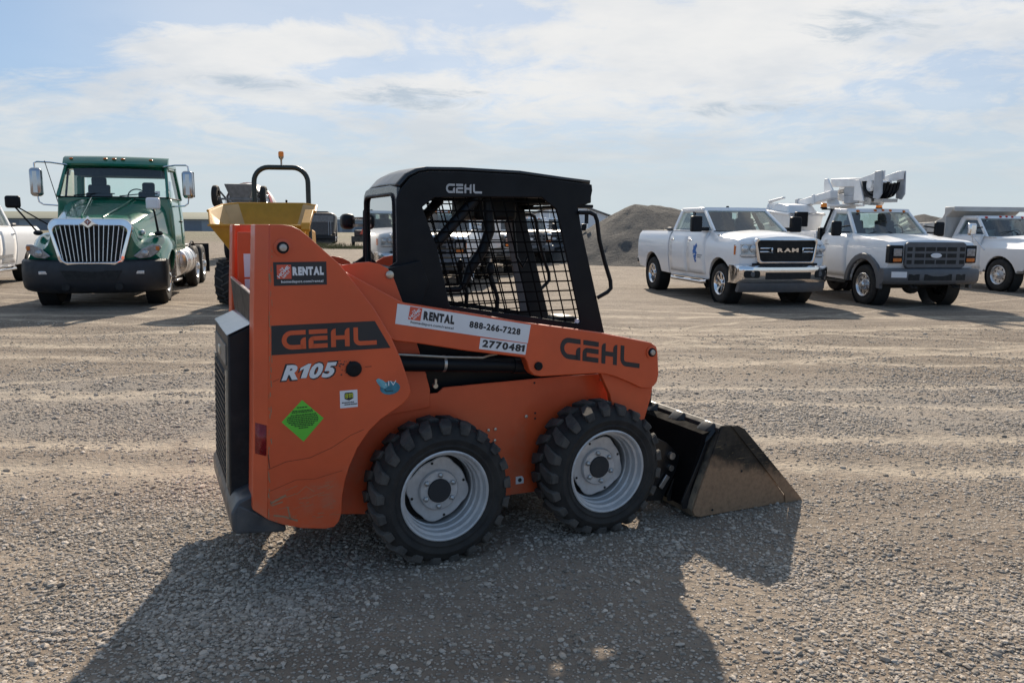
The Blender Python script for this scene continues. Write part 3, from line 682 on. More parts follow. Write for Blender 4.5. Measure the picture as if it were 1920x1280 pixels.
    def lug_mb():
        g = MB(); N = 21
        for side in (0, 1):
            for k in range(N):
                a0 = 2*math.pi*(k + (.5 if side else 0))/N
                def P(y, a, r_):
                    yy = y if not side else .216-y
                    return (r_*math.cos(a0+a), yy, r_*math.sin(a0+a))
                d = 1
                w0, w1 = .125, .155
                top = [(.112,0,.3435),(.100,w0,.3435),(.03,w1+.075,.3415),(.0,w1+.085,.333),(-.006,.085,.331),(.03,.060,.3415)]
                bot = [(y,a*1.0,.312) for y, a, _ in top]
                bot[3] = (.002, w1+.085, .300); bot[4] = (-.002,.085,.299)
                n = len(top); vs_ = [P(*p) for p in top]+[P(*p) for p in bot]
                fs_ = [tuple(range(n))]+[(i,(i+1)%n,n+(i+1)%n,n+i) for i in range(n)]
                g.add(vs_, fs_)
                # shoulder foot running down the sidewall
                g.hexa([P(-.005,.085,.331),P(-.005,w1+.085,.331),P(.008,w1+.08,.305),P(.008,.09,.305)], [P(-.0125,.10,.294),P(-.0125,w1+.075,.294),P(.0,w1+.07,.294),P(.0,.10,.294)])
        return g
    def rim_mb():
        g = MB().lathe([(.213,.020),(.2165,.003),(.2165,-.003),(.211,-.006),(.204,-.002),(.200,.010),(.198,.026),(.187,.030),(.185,.060),(.178,.066),(.176,.10),(.171,.104),(.170,.19)], n=56)
        return g
    def disc_mb():
        pts = []
        for k in range(48):
            a = 2*math.pi*k/48; lobes = .145 + .016*max(0, math.cos(4*a+.6))
            pts.append((lobes*math.cos(a), lobes*math.sin(a)))
        g = MB().prism(pts, .104, .114); return g
    me_ = {}
    def W(x, fl, rot):
        w = empty('wheel', (x, 0 if not fl else 2*CY, .333), 0, K)
        if fl: w.rotation_euler = (0, 0, math.pi)
        def part(name, mb, mat, par, **kw):
            if name in me_: o = link(name, me_[name][0], None, par); kw = me_[name][1]
            else:
                o = obj(name, mb(), mat, par, **kw); me_[name] = (o.data, kw); return o
            if kw.get('bevel'):
                md = o.modifiers.new('bevel', 'BEVEL'); md.width = kw['bevel']; md.segments = 2; md.limit_method = 'ANGLE'; md.angle_limit = R(32)
            return o
        tt = part('tyre', tyre_mb, M['rubber'], w); tl = part('tread', lug_mb, M['lug'], w, bevel=.004); tl.rotation_euler = (0, rot, 0)

        rr_ = part('rim', rim_mb, M['silver'], w); dd = part('disc', disc_mb, M['silver'], w, bevel=.006); dd.rotation_euler = (0, rot*.7, 0)
        part('wheel_light_block', lambda: MB().cyl((0,0,0), .172, .165, .175, n=32), M['dark'], w)  # added dark disc, stops sunlight coming in through the open barrel
        hub = part('hub_plate', lambda: MB().lathe([(.099,.108),(.097,.092),(.092,.087),(.058,.085)], n=40), M['silver'], w)
        part('axle_hub', lambda: MB().lathe([(.057,.095),(.057,.079),(.054,.076),(.0005,.076)], n=36), pm('axle_hub_black', (.018,.021,.026), .6), w)
        for k in range(6):
            a = 2*math.pi*k/6+rot+.35
            o = part('lug_nut', lambda: MB().lathe([(.0125,.088),(.0125,.074),(.007,.070),(.0005,.066)], n=6), M['steel'], w)
            o.location = (.0755*math.cos(a), 0, .0755*math.sin(a))
        for k in range(4):
            a = 2*math.pi*k/4+rot*.7+.15
            o = part('rim_hole', lambda: MB().cyl((0,0,0), .007, .1028, .105, n=8), M['dark'], w); o.location = (.133*math.cos(a), 0, .133*math.sin(a))
        return w
    W(0, 0, .10); W(.882, 0, .32); W(0, 1, .5); W(.882, 1, .2)
    axle = MB().cyl((0,0,.333), .07, .12, 1.10, n=18).cyl((.882,0,.333), .07, .12, 1.10, n=18); obj('axle', axle, M['chassis'], K)
    # ---------------- bucket and its coupler
    mt = bpy.data.materials.new('bucket_side_steel'); mt.use_nodes = True; t = NT(mt.node_tree); b = t.n['Principled BSDF']
    co = t.new('ShaderNodeTexCoord').outputs['Object']; sp_ = t.new('ShaderNodeSeparateXYZ'); t.l.new(co, sp_.inputs[0])
    n1 = t.noise(co, 7, 6, .65); n2 = t.noise(co, 40, 4, .7)
    mp = t.new('ShaderNodeMapping'); t.l.new(co, mp.inputs[0]); mp.inputs['Rotation'].default_value = (0, .6, 0); mp.inputs['Scale'].default_value = (9, 9, 90)
    n3 = t.noise(mp.outputs[0], 1.2, 4, .7)
    lev = t.math('ADD', t.math('ADD', sp_.outputs[2], t.math('MULTIPLY', t.math('SUBTRACT', sp_.outputs[0], 1.6), .25)), t.math('MULTIPLY', t.math('SUBTRACT', n1, .5), .22))
    dust = t.math('MULTIPLY', t.ramp(lev, .33, .25), t.ramp(n2, .25, .6, .75, 1))
    c = t.mix(t.ramp(n1, .35, .65), rgb((.016,.015,.014)), rgb((.048,.041,.033)))
    c = t.mix(t.math('MULTIPLY', t.ramp(n3, .60, .72), t.ramp(lev, .48, .30, .10, .9)), c, rgb((.36,.27,.14)))
    c = t.mix(t.math('MULTIPLY', dust, .92), c, t.mix(n2, rgb((.26,.160,.095)), rgb((.35,.225,.140))))
    t.l.new(c, b.inputs['Base Color']); b.inputs['Roughness'].default_value = .7; b.inputs['Specular IOR Level'].default_value = .2
    bp = t.new('ShaderNodeBump'); bp.inputs['Strength'].default_value = .25; bp.inputs['Distance'].default_value = .004; t.l.new(n2, bp.inputs['Height']); t.l.new(bp.outputs[0], b.inputs['Normal'])
    M['bucket_side'] = mt
    Bk = empty('bucket', (0,0,0), 0, K)
    BY0, BY1 = -.03, 1.25
    SIDE = [(1.591,.504),(1.680,.498),(1.640,.485),(2.066,.048),(2.076,-.004),(1.452,.010),(1.424,.022),(1.415,.050),(1.450,.147)]
    for y0 in (BY0, BY1-.012):
        sp_ = obj('side_plate', MB().prism([(1.591,.504),(1.680,.498),(2.076,.035),(2.080,-.004),(1.452,.008),(1.424,.022),(1.415,.050),(1.450,.147)], y0, y0+.012), M['bucket_side'], Bk, bevel=.003)
        ys = y0-.009 if y0 < 0 else y0+.0125
        g = MB().prism([(1.650,.497),(1.690,.498),(1.738,.474),(2.159,.048),(2.200,.004),(2.205,-.012),(2.076,-.006),(2.066,.050)], ys, ys+.0088)
        obj('side_cutter', g, M['bucket_side'], Bk, bevel=.002)
        for bx, bz in ((1.615,.395),(1.74,.23),(1.545,.035)):
            obj('bolt_hole', MB().cyl((bx, ys+.0075 if y0 < 0 else ys+.001, bz), .007, -.001, .001, n=10), M['dark'], sp_)
    g = MB().prism([(1.60,.50),(1.61,.50),(1.465,.15),(1.432,.055),(1.45,.024),(1.50,.012),(2.10,.004),(2.10,-.008),(1.48,-.002),(1.428,.012),(1.408,.055),(1.445,.155)], BY0+.012, BY1-.012)
    obj('bucket_shell', g, M['bucket'], Bk, smooth=30)
    g = MB().prism([(2.05,.006),(2.13,.006),(2.215,-.012),(2.05,-.012)], BY0+.002, BY1-.002); obj('cutting_edge', g, M['bucket'], Bk, bevel=.002)
    bb = pm('bucket_back_black', (.008,.009,.011), .32, var=.25, dust=.06, dust_top=.5, coat=.15, spec=.35)
    g = MB().prism([(1.575,.485),(1.60,.502),(1.60,.490),(1.575,.46)], BY0+.013, BY1-.013); obj('top_lip', g, M['chassis'], Bk, bevel=.004)
    # stepped grip treads along the back edge, one by one
    y = .0
    while y < 1.1:
        g = MB().hexa([(1.505,y,.40),(1.597,y,.47),(1.597,y+.17,.47),(1.505,y+.17,.40)], [(1.535,y+.03,.468),(1.592,y+.03,.512),(1.592,y+.115,.512),(1.535,y+.115,.468)])
        obj('step_tread', g, bb, Bk, bevel=.014, seg=3)
        obj('tread_plate', MB().hexa([(1.515,y+.172,.425),(1.585,y+.172,.462),(1.585,y+.258,.462),(1.515,y+.258,.425)],[(1.515,y+.172,.433),(1.585,y+.172,.470),(1.585,y+.258,.470),(1.515,y+.258,.433)]), M['chassis'], Bk, bevel=.003)
        y += .262
    g = MB().prism([(1.54,.495),(1.575,.575),(1.590,.575),(1.585,.49)], .62, BY1-.015); lip = obj('spill_guard', g, bb, Bk, bevel=.003)
    for k in range(7): obj('rivet', MB().cyl((1.582,.70+.07*k,.575), .012, -.004, .012, axis='z', n=10), bb, lip)
    # back reinforcement and attachment plate
    g = MB().prism([(1.56,.47),(1.445,.155),(1.418,.06),(1.395,.06),(1.41,.17),(1.50,.455)], BY0+.05, BY1-.05); obj('back_plate', g, M['screen'], Bk)
    for y in (.02, .15, .33, .50, .72, .89, 1.07, 1.20):
        g = MB().prism([(1.575,.468),(1.535,.452),(1.475,.31),(1.370,.09),(1.380,.05),(1.41,.05),(1.43,.17)], y-.006, y+.006); obj('rib', g, bb, Bk, bevel=.002)
    for y in (.20, 1.02):
        cp = obj('coupler', MB().prism([(1.36,.39),(1.445,.31),(1.455,.27),(1.34,.06),(1.24,.07),(1.10,.28),(1.12,.42),(1.22,.46)], y-.05, y-.038).prism([(1.36,.39),(1.445,.31),(1.34,.06),(1.24,.07),(1.10,.28),(1.12,.42)], y+.03, y+.042), bb, K, bevel=.003)
        obj('coupler_pin', MB().cyl((1.385,y-.05,.315), .020, -.022, .10, n=14).cyl((1.385,y-.05,.245), .017, -.018, .10, n=14), M['steel'], cp)
        obj('lock_lever', MB().beam((1.365,y-.062,.205),(1.315,y-.062,.140),.012,.03), M['steel'], cp, bevel=.003)
    obj('tilt_cylinder', MB().tube([(1.02,.45,.78),(1.30,.45,.36)], .032, 14).tube([(1.02,.77,.78),(1.30,.77,.36)], .032, 14), M['black'], K)
    # ---------------- lettering and labels on the near side
    def plate(name, pts, y, mat, par, th=.0012): return obj(name, MB().prism(pts, y-th, y), mat, par)
    def store_square(par, x0, z0, w, y, ang=0.0):
        """red square with slanted white stencil words"""
        ca_, sa_ = math.cos(ang), math.sin(ang)
        Q = lambda u, v: (x0+w*(u*ca_-v*sa_), z0+w*(u*sa_+v*ca_))
        o = plate('store_logo', [Q(0,0),Q(1,0),Q(1,1),Q(0,1)], y, M['red_decal'], par)
        yy = y-.0018; g = MB(); d = .7071
        def L(s_, u, v, ln, ht):
            a = Q(u, v); b = Q(u+ln*d, v+ln*d); c = Q(u-ht*d, v+ht*d)
            text_mb(g, s_, (a[0],yy,a[1]), (b[0]-a[0],0,b[1]-a[1]), (c[0]-a[0],0,c[1]-a[1]), bold=.03)
        L('THE', .27, .53, .30, .13); L('HOME', .17, .04, 1.06, .25); L('DEPOT', .46, .03, .66, .15)
        obj('lettering', g, M['white_decal'], o, smooth=0); return o
    yT = .0599
    d = plate('rental_decal', [(-.721,1.319),(-.505,1.319),(-.505,1.416),(-.721,1.416)], yT, M['black_decal'], K)
    store_square(d, -.708, 1.347, .058, yT-.0014)
    g = MB(); text_mb(g, 'RENTAL', (-.645,yT-.002,1.360), (.128,0,0), (0,0,.036), bold=.07); text_mb(g, 'homedepot.com/rental', (-.692,yT-.002,1.327), (.172,0,0), (0,0,.014), bold=.02)
    obj('lettering', g, M['white_decal'], d, smooth=0)
    d = plate('maker_decal', [(-.742,1.032),(-.233,1.032),(-.302,1.155),(-.738,1.155)], yT, M['black_decal'], K)
    g = MB(); loader_logo(g, (-.699,yT-.002,1.051), (.408,0,0), (0,0,.080)); obj('lettering', g, M['orange_decal'], d, smooth=0)
    # model number: black outline under white face
    g = MB(); text_mb(g, 'R105', (-.713,yT-.0008,.915), (.249,0,0), (0,0,.078), bold=.10, shear=.32); o = obj('model_number', g, M['black_decal'], K, smooth=0)
    g = MB(); text_mb(g, 'R105', (-.706,yT-.002,.921), (.234,0,0), (0,0,.066), bold=.05, shear=.32); obj('lettering', g, M['white_decal'], o, smooth=0)
    # scuffed specks after the number
    rs = random.Random(3); g = MB()
    for k in range(26):
        px, pz, s = -.465+.055*rs.random()**1.4, .925+.065*rs.random(), .0015+.004*rs.random()**2
        g.prism([(px-s,pz),(px,pz-s*.7),(px+s*1.3,pz+s*.2),(px+s*.2,pz+s)], yT-.0006, yT)
    obj('paint_chips', g, M['black_decal'], K)['kind'] = 'stuff'
    d = plate('dig_safe_sticker', [(-.463,.780),(-.386,.780),(-.386,.857),(-.463,.857)], yT, M['white_decal'], K)
    g = MB().prism([(-.443,.820),(-.424,.812),(-.405,.820),(-.405,.842),(-.409,.847),(-.439,.847),(-.443,.842)], yT-.0022, yT-.0013); s_ = obj('shield', g, M['black_decal'], d)
    g = MB(); text_mb(g, '811', (-.4405,yT-.003,.8225), (.033,0,0), (0,0,.021), bold=.02); obj('lettering', g, M['yellow_decal'], s_, smooth=0)
    g = MB(); rs = random.Random(8)
    for z, x0, x1 in ((.801,-.455,-.402),(.792,-.444,-.392)):
        x = x0
        while x < x1:
            w = .002+.004*rs.random(); g.prism([(x,z),(x+w,z),(x+w,z+.004+.002*rs.random()),(x,z+.0045)], yT-.002, yT-.0013); x += w+.0012
    obj('small_print', g, M['black_decal'], d)
    # blue-green engine badge with leaf
    g = MB(); pts = [(-.2385+.046*math.cos(a_), .8515+.030*math.sin(a_)) for a_ in np.linspace(0,2*math.pi,28)[:-1]]; g.prism(pts, yT-.0012, yT)
    d = obj('engine_badge', g, M['teal_decal'], K)
    g = MB().prism([(-.302,.893),(-.292,.899),(-.272,.890),(-.254,.874),(-.250,.858),(-.262,.850),(-.284,.862),(-.297,.880)], yT-.0019, yT-.0013); obj('leaf', g, M['teal_light'], d)
    g = MB(); text_mb(g, 'IV', (-.247,yT-.002,.862), (.038,0,0), (0,0,.022)); text_mb(g, '+', (-.263,yT-.0024,.864), (.009,0,0), (0,0,.009)); obj('lettering', g, M['white_decal'], d, smooth=0)
    g = MB(); stroke(g, [(-.262,.850),(-.262,.842),(-.254,.837),(-.225,.838)], .0035, lambda u,v: (u,yT-.0021,v)); obj('swoosh', g, M['black_decal'], d, smooth=0)
    # green diamond with rows of print
    d = plate('green_diamond', [(-.712,.744),(-.624,.650),(-.536,.744),(-.624,.832)], yT, M['green_decal'], K)
    g = MB(); rs = random.Random(5)
    for z, hw in ((.798,.022),(.784,.042),(.777,.045),(.766,.050),(.758,.062),(.750,.066),(.742,.066),(.734,.060),(.726,.050),(.718,.035),(.709,.018)):
        x = -.624-hw
        while x < -.624+hw:
            w = .003+.008*rs.random(); g.prism([(x,z),(x+w,z),(x+w,z+.0048),(x,z+.0048)], yT-.002, yT-.0013); x += w+.0018
    obj('small_print', g, pm('dark_green_ink', (.02,.07,.015), .5), d)
    # red reflector on the bent corner
    def corner(s_, z):   # point on the bent corner face, s_ 0 (plate) .. 1 (rear edge)
        k = (z-.325)/(1.568-.325); xp = -.784+.054*k; xc = -.839+.058*k
        return (xp+(xc-xp)*s_-.0012, .0602+(.100-.0602)*s_-.0016, z)
    g = MB().add([corner(.12,.604),corner(.88,.612),corner(.88,.745),corner(.12,.735)], [(0,1,2,3)]); obj('reflector', g, M['reflect_red'], K, solid=.001)
    # arm decals
    yA = .0999
    a_ = math.atan2(1.095-1.223, .482+.186); ux, uz = math.cos(a_), math.sin(a_)
    Q = lambda u, v: (-.186+u*ux-v*uz*0 - v*.13, 1.133 + .0+u*uz+v*1.0)
    P0 = (-.198,1.133); P1 = (.466,1.006); P2 = (.482,1.095); P3 = (-.186,1.223)
    d = plate('phone_decal', [P0,P1,P2,P3], yA, M['white_decal'], K)
    def QA(u, v): return (P0[0]+u*(P1[0]-P0[0])+v*(P3[0]-P0[0]), P0[1]+u*(P1[1]-P0[1])+v*(P3[1]-P0[1]))
    def txt(g, s_, u, v, du, dv, y, **kw):
        a = QA(u, v); b = QA(u+du, v); c = QA(u, v+dv)
        text_mb(g, s_, (a[0],y,a[1]), (b[0]-a[0],0,b[1]-a[1]), (c[0]-a[0],0,c[1]-a[1]), **kw)
    q = QA(.085,.32); store_square(d, q[0], q[1], .058, yA-.0014, a_)
    g = MB(); txt(g, 'RENTAL', .19,.40,.225,.45, yA-.002, bold=.07); txt(g, 'homedepot.com/rental', .105,.10,.31,.17, yA-.002, bold=.015); txt(g, '888-266-7228', .53,.36,.40,.36, yA-.002, bold=.045)
    obj('lettering', g, M['black_decal'], d, smooth=0)
    N0, N1, N2, N3 = (.209,.994),(.454,.950),(.463,1.003),(.217,1.047)
    d = plate('number_decal', [N0,N1,N2,N3], yA, M['white_decal'], K); g = MB()
    text_mb(g, '2770481', (.224,yA-.002,1.002), (.222,0,-.040), (.006,0,.036), bold=.045); obj('lettering', g, M['black_decal'], d, smooth=0)
    g = MB(); loader_logo(g, (.647,yA-.001,.921), (.483,0,-.088), (0,0,.108)); obj('maker_lettering', g, M['black_decal'], K, smooth=0)
    g = MB(); loader_logo(g, (.119,.2885,1.7225), (.188,0,.001), (0,0,.044)); obj('maker_lettering', g, pm('grey_letter', (.42,.44,.46), .4), K, smooth=0)
    d = plate('hex_sticker', [(.48,.244),(.526,.244),(.526,.270),(.516,.284),(.48,.284)], .2508, M['white_decal'], K)
    obj('mark', MB().cyl((.503,.2495,.264), .012, -.0006, .0006, n=6), M['black_decal'], d)
    # scratches and rub marks on the lower tower
    sc = pm('scratch_tan', (.36,.20,.11), .7); rs = random.Random(11); g = MB()
    def scr(pts, w): stroke(g, pts, w, lambda u, v: (u, yT-.0005, v))
    scr([(-.770,.395),(-.735,.41),(-.705,.422)], .010); scr([(-.765,.385),(-.72,.395)], .006)
    scr([(-.76,.34),(-.72,.33),(-.66,.30)], .008); scr([(-.70,.37),(-.695,.34),(-.69,.31)], .006); scr([(-.66,.42),(-.62,.45),(-.585,.42)], .002)
    scr([(-.742,1.05),(-.741,1.00)], .003); scr([(-.738,1.37),(-.737,1.34)], .007); scr([(-.746,1.20),(-.745,1.15)], .003); scr([(-.77,.62),(-.7705,.55)], .003); scr([(-.772,.53),(-.773,.50)], .004)
    for k in range(46):
        z = rs.uniform(.36,1.5); k_ = (z-.325)/1.243; xp = -.784+.054*k_ + rs.uniform(.001,.012); w = rs.uniform(.001,.004); scr([(xp,z),(xp+rs.uniform(-.002,.002),z-rs.uniform(.006,.03))], w)
    for k in range(34):
        x, z = rs.uniform(-.76,-.50), rs.uniform(.29,.46); a = rs.uniform(-.4,.6); l = rs.uniform(.01,.06); scr([(x,z),(x+l*math.cos(a),z+l*math.sin(a)*.5)], rs.uniform(.0008,.0028))
    obj('scratches', g, sc, K, smooth=0)['kind'] = 'stuff'
    g = MB()
    def scd(pts, w): stroke(g, pts, w, lambda u, v: (u, yT-.0006, v))
    scd([(-.775,.545),(-.70,.57),(-.60,.575),(-.50,.61),(-.42,.655),(-.36,.675)], .0022); scd([(-.77,.45),(-.66,.485),(-.58,.478),(-.46,.50)], .0018); scd([(-.772,.61),(-.768,.55)], .004); scd([(-.35,.955),(-.32,.955)], .003)
    scd([(-.74,.92),(-.715,.93)], .002); obj('scuff_marks', g, pm('scuff_dark', (.20,.035,.012), .6), K, smooth=0)['kind'] = 'stuff'
build_loader()
# ------------------------------------------------------------------ vehicle kit
def shell(outline, hw, xc, yc, zc, fn):
    """side outline extruded over the width, sliced into a mesh and shaped by fn(x,y,z)"""
    bm = bmesh.new()
    a = [bm.verts.new((x,-hw,z)) for x, z in outline]; b = [bm.verts.new((x,hw,z)) for x, z in outline]
    bm.faces.new(a); bm.faces.new(list(reversed(b))); n = len(a)
    for i in range(n): bm.faces.new((a[i], b[i], b[(i+1)%n], a[(i+1)%n]))
    for no, cs in (((1,0,0), xc), ((0,1,0), yc), ((0,0,1), zc)):
        for c in cs:
            bmesh.ops.bisect_plane(bm, geom=bm.verts[:]+bm.edges[:]+bm.faces[:], dist=1e-5, plane_co=Vector(no)*c, plane_no=no)
    mb = MB(); bm.verts.index_update()
    mb.v = [tuple(fn(*v.co)) for v in bm.verts]; mb.f = [tuple(v.index for v in f.verts) for f in bm.faces]
    bm.free(); return mb
def lerp_tab(tab, u):
    if u <= tab[0][0]: return tab[0][1]
    for (a, p), (b, q) in zip(tab, tab[1:]):
        if u <= b:
            k = (u-a)/(b-a); k = k*k*(3-2*k); return p+(q-p)*k
    return tab[-1][1]
def arch(x, z, r, a0, a1, n=11): return arc(x, z, r, a0, a1, n)
def truck_wheel(parent, pos, r, w, rr, style, mats, right, name='wheel'):
    """outer face towards -y for a right-hand wheel"""
    o = empty(name, pos, 0 if right else math.pi, parent)
    key = (style, r, w, rr)
    if key not in truck_wheel.cache:
        d = {}
        g = MB().lathe([(rr,-.0+w*.30),(rr+.012,-w*.5+.025),(rr+(r-rr)*.45,-w*.5),(r-.045,-w*.5+.012),(r-.012,-w*.5+.038),(r,-w*.5+.075),
                        (r,-w*.18),(r-.014,-w*.17),(r-.014,-w*.14),(r,-w*.13),(r,-w*.02),(r-.014,-w*.015),(r-.014,w*.015),(r,w*.02),(r,w*.13),(r-.014,w*.14),(r-.014,w*.17),(r,w*.18),(r,w*.5-.075),(r-.012,w*.5-.038),(r-.045,w*.5-.012),(rr,w*.5-.02)], n=44)
        d['tyre'] = (g, M['rubber'], 0)
        y0 = -w*.5
        g = MB().lathe([(rr-.012,y0+.11),(rr-.006,y0+.03),(rr+.012,y0+.018),(rr+.014,y0+.006),(rr+.004,y0+.002),(rr-.016,y0+.022),(rr-.035,y0+.09),(rr-.04,y0+.2)], n=40)
        if style == 'spokes':
            for k in range(8):
                a = 2*math.pi*k/8
                P = lambda rad, da, y: (rad*math.cos(a+da), y, rad*math.sin(a+da))
                g.hexa([P(.05,-.5,y0+.055),P(.05,.5,y0+.055),P(.05,.5,y0+.095),P(.05,-.5,y0+.095)], [P(rr-.01,-.15,y0+.035),P(rr-.01,.15,y0+.035),P(rr-.01,.12,y0+.09),P(rr-.01,-.12,y0+.09)])
            g.lathe([(.078,y0+.10),(.078,y0+.035),(.066,y0+.022),(.0005,y0+.018)], n=24)
            d['rim'] = (g, mats[0], .004); g = MB().cyl((0,0,0), rr-.03, y0+.11, y0+.12, n=28); d['brake'] = (g, M['chassis'], 0)
        elif style == 'holes':
            ho = []
            for k in range(8 if rr < .24 else 8):
                a = 2*math.pi*k/8+.2; ho.append([(rr*.70*math.cos(a)+rr*.105*math.cos(t_), rr*.70*math.sin(a)+rr*.105*math.sin(t_)) for t_ in np.linspace(0,2*math.pi,9)[:-1]])
            pts = [((rr-.01)*math.cos(t_), (rr-.01)*math.sin(t_)) for t_ in np.linspace(0,2*math.pi,41)[:-1]]
            g.prism(pts, y0+.05, y0+.062, holes=ho)
            g.lathe([(rr*.48,y0+.055),(rr*.46,y0+.03),(rr*.34,y0+.026),(rr*.33,y0-.02),(rr*.24,y0-.045),(.0005,y0-.05)], n=28)
            d['rim'] = (g, mats[0], 0); g = MB().cyl((0,0,0), rr-.02, y0+.11, y0+.12, n=28)
            d['brake'] = (g, M['dark'], 0)
            g = MB()
            for k in range(10):
                a = 2*math.pi*k/10; g.cyl((rr*.41*math.cos(a),0,rr*.41*math.sin(a)), .014, y0+.005, y0+.03, n=6)
            d['wheel_nuts'] = (g, M['chrome'], 0)
        truck_wheel.cache[key] = {}
        for k, (g, mt, bv) in d.items():
            q = obj(k, g, mt, o, bevel=bv)
            if k == 'wheel_nuts': q['kind'] = 'stuff'
            truck_wheel.cache[key][k] = (q.data, mt, bv)
        return o
    for k, (me, mt, bv) in truck_wheel.cache[key].items():
        q = link(k, me, None, o)
        if k == 'wheel_nuts': q['kind'] = 'stuff'
        if bv:
            md = q.modifiers.new('bevel','BEVEL'); md.width = bv; md.segments = 2; md.limit_method = 'ANGLE'; md.angle_limit = R(32)
    return o
truck_wheel.cache = {}
def pane(name, quad, mat, root, nu=6, nv=4, bulge=(0,0,0), th=.006):
    """curved glass pane on four corners (a,b,c,d counter-clockwise)"""
    a, b, c, d = [Vector(p) for p in quad]; bl = Vector(bulge); g = []
    for j in range(nv+1):
        row = []
        for i in range(nu+1):
            u, v = i/nu, j/nv; p = (a*(1-u)+b*u)*(1-v)+(d*(1-u)+c*u)*v + bl*(1-(2*u-1)**2)
            row.append(tuple(p))
        g.append(row)
    return obj(name, MB().sheet(g), mat, root, smooth=60)
def seal(name, quad, mat, root, r=.014, n=6, bulge=(0,0,0)):
    a, b, c, d = [Vector(p) for p in quad]; bl = Vector(bulge); P = []
    for s, e, f in ((a,b,1),(b,c,0),(c,d,1),(d,a,0)):
        for i in range(n): u = i/n; P.append(s*(1-u)+e*u+(bl*(1-(2*u-1)**2) if f else Vector((0,0,0))))
    P.append(P[0]); P.append(P[1]); return obj(name, MB().tube(P, r, 6, cap=False), mat, root)
def greenhouse(root, paint, G, glass, posts=(), bulge=.10, trim=None, roof_t=.05, seats=((-.9,.38),(-.9,-.38)), seat_z=1.0, rear_glass=True, crown=.05):
    """G: FB front base, FT front top, RT rear top, RB rear base - half points (x,y,z)"""
    FB, FT, RT, RB = [Vector(G[k]) for k in ('FB','FT','RT','RB')]
    mirv = lambda p: Vector((p.x,-p.y,p.z)); trim = trim or paint
    rings = []
    for i in range(7):
        k = i/6; p = FT*(1-k)+RT*k; row = []
        cr = crown*(1-(2*k-1)**4*.6)
        for j in range(-5, 6):
            v = j/5; row.append((p.x+(bulge*.8*(1-v*v) if i == 0 else (bulge*.4*(1-v*v) if i == 1 else 0)), p.y*1.05*v, p.z+cr*(1-abs(v)**2.6)))
        rings.append(row)
    top = [tuple(p) for r_ in rings for p in r_]
    g = MB().sheet(rings); o = obj('roof', g, paint, root, smooth=70, solid=roof_t, recalc=False)
    for s in (1, -1):
        f = (lambda p: p) if s > 0 else mirv
        obj('pillar', MB().beam(f(FB), f(FT), .075, .06, up=(0,1,0)), paint, root, bevel=.012)
        w = .16 if not posts else .13
        obj('pillar', MB().beam(f(RB), f(RT), .09, w, up=(1,0,0)), paint, root, bevel=.012)
        fr = [0.0]+list(posts)+[1.0]
        for k in posts:
            obj('pillar', MB().beam(f(FB.lerp(RB,k)), f(FT.lerp(RT,k)), .05, .10, up=(1,0,0)), trim, root, bevel=.008)
        for a, b in zip(fr, fr[1:]):
            q = [f(FB.lerp(RB,a)), f(FB.lerp(RB,b)), f(FT.lerp(RT,b)), f(FT.lerp(RT,a))]
            q = [p+Vector((0,s*.012,0)) for p in q]
            pane('side_window', q, glass, root, 2, 2); seal('window_trim', q, M['black'], root, .012, 2)
    q = [mirv(FB), FB, FT, mirv(FT)]
    pane('windshield', q, glass, root, 8, 4, (bulge,0,0)); seal('windshield_trim', q, M['black'], root, .015, 8, (bulge,0,0))
    q = [RB, mirv(RB), mirv(RT), RT]
    if rear_glass:
        z0 = .30
        q2 = [RB.lerp(RT,.12)*1, mirv(RB.lerp(RT,.12)), mirv(RB.lerp(RT,.9)), RB.lerp(RT,.9)]
        pane('rear_window', [Vector((p.x,p.y*.86,p.z)) for p in q2], glass, root, 2, 2)
        for s in (1,-1):
            f = (lambda p: p) if s > 0 else mirv
            obj('rear_pillar', MB().beam(f(RB*1-Vector((0,.04,0))), f(RT-Vector((0,.04,0))), .10, .05, up=(1,0,0)), paint, root)
    hb = [(bulge*(1-v*v)*.92+FT.x+.02, FT.y*1.02*v, FT.z+.022) for v in np.linspace(-1,1,13)]
    obj('roof_header', MB().loft([[(x,y,z-.035),(x+.02,y,z-.03),(x-.02,y,z+.045),(x-.10,y,z+.045),(x-.10,y,z-.035)] for x,y,z in hb]), paint, root, smooth=60)
    for s in (1,-1): obj('roof_rail', MB().beam((FT.x,s*FT.y*1.03,FT.z+.02),(RT.x-.03,s*RT.y*1.03,RT.z+.02),.05,.085,up=(0,0,1)), paint, root, bevel=.02, seg=3)
    # inside: dash, wheel, seats
    z = FB.z
    obj('dashboard', MB().box(FB.x-.45, FB.x-.03, -FB.y*.93, FB.y*.93, z-.35, z-.02), M['dark'], root, bevel=.04)
    for sx, sy in seats:
        g = MB().prism([(sx-.12,seat_z),(sx+.42,seat_z+.02),(sx+.42,seat_z+.16),(sx+.02,seat_z+.16),(sx-.13,z+.13),(sx-.26,z+.13)], sy-.26, sy+.26)
        g.prism([(sx-.13,z+.10),(sx-.26,z+.10),(sx-.29,z+.30),(sx-.17,z+.30)], sy-.22, sy+.22)
        g.prism([(sx-.17,z+.28),(sx-.28,z+.28),(sx-.29,z+.46),(sx-.18,z+.46)], sy-.15, sy+.15)
        obj('seat', g, M['seat'], root, bevel=.04, seg=3)
    P = [(FB.x-.42+.10*math.cos(a)*.5, .38+.19*math.sin(a), z+.02+.17*math.cos(a)) for a in np.linspace(0,2*math.pi,21)]
    obj('steering_wheel', MB().tube(P, .014, 6, cap=False), M['dark'], root)

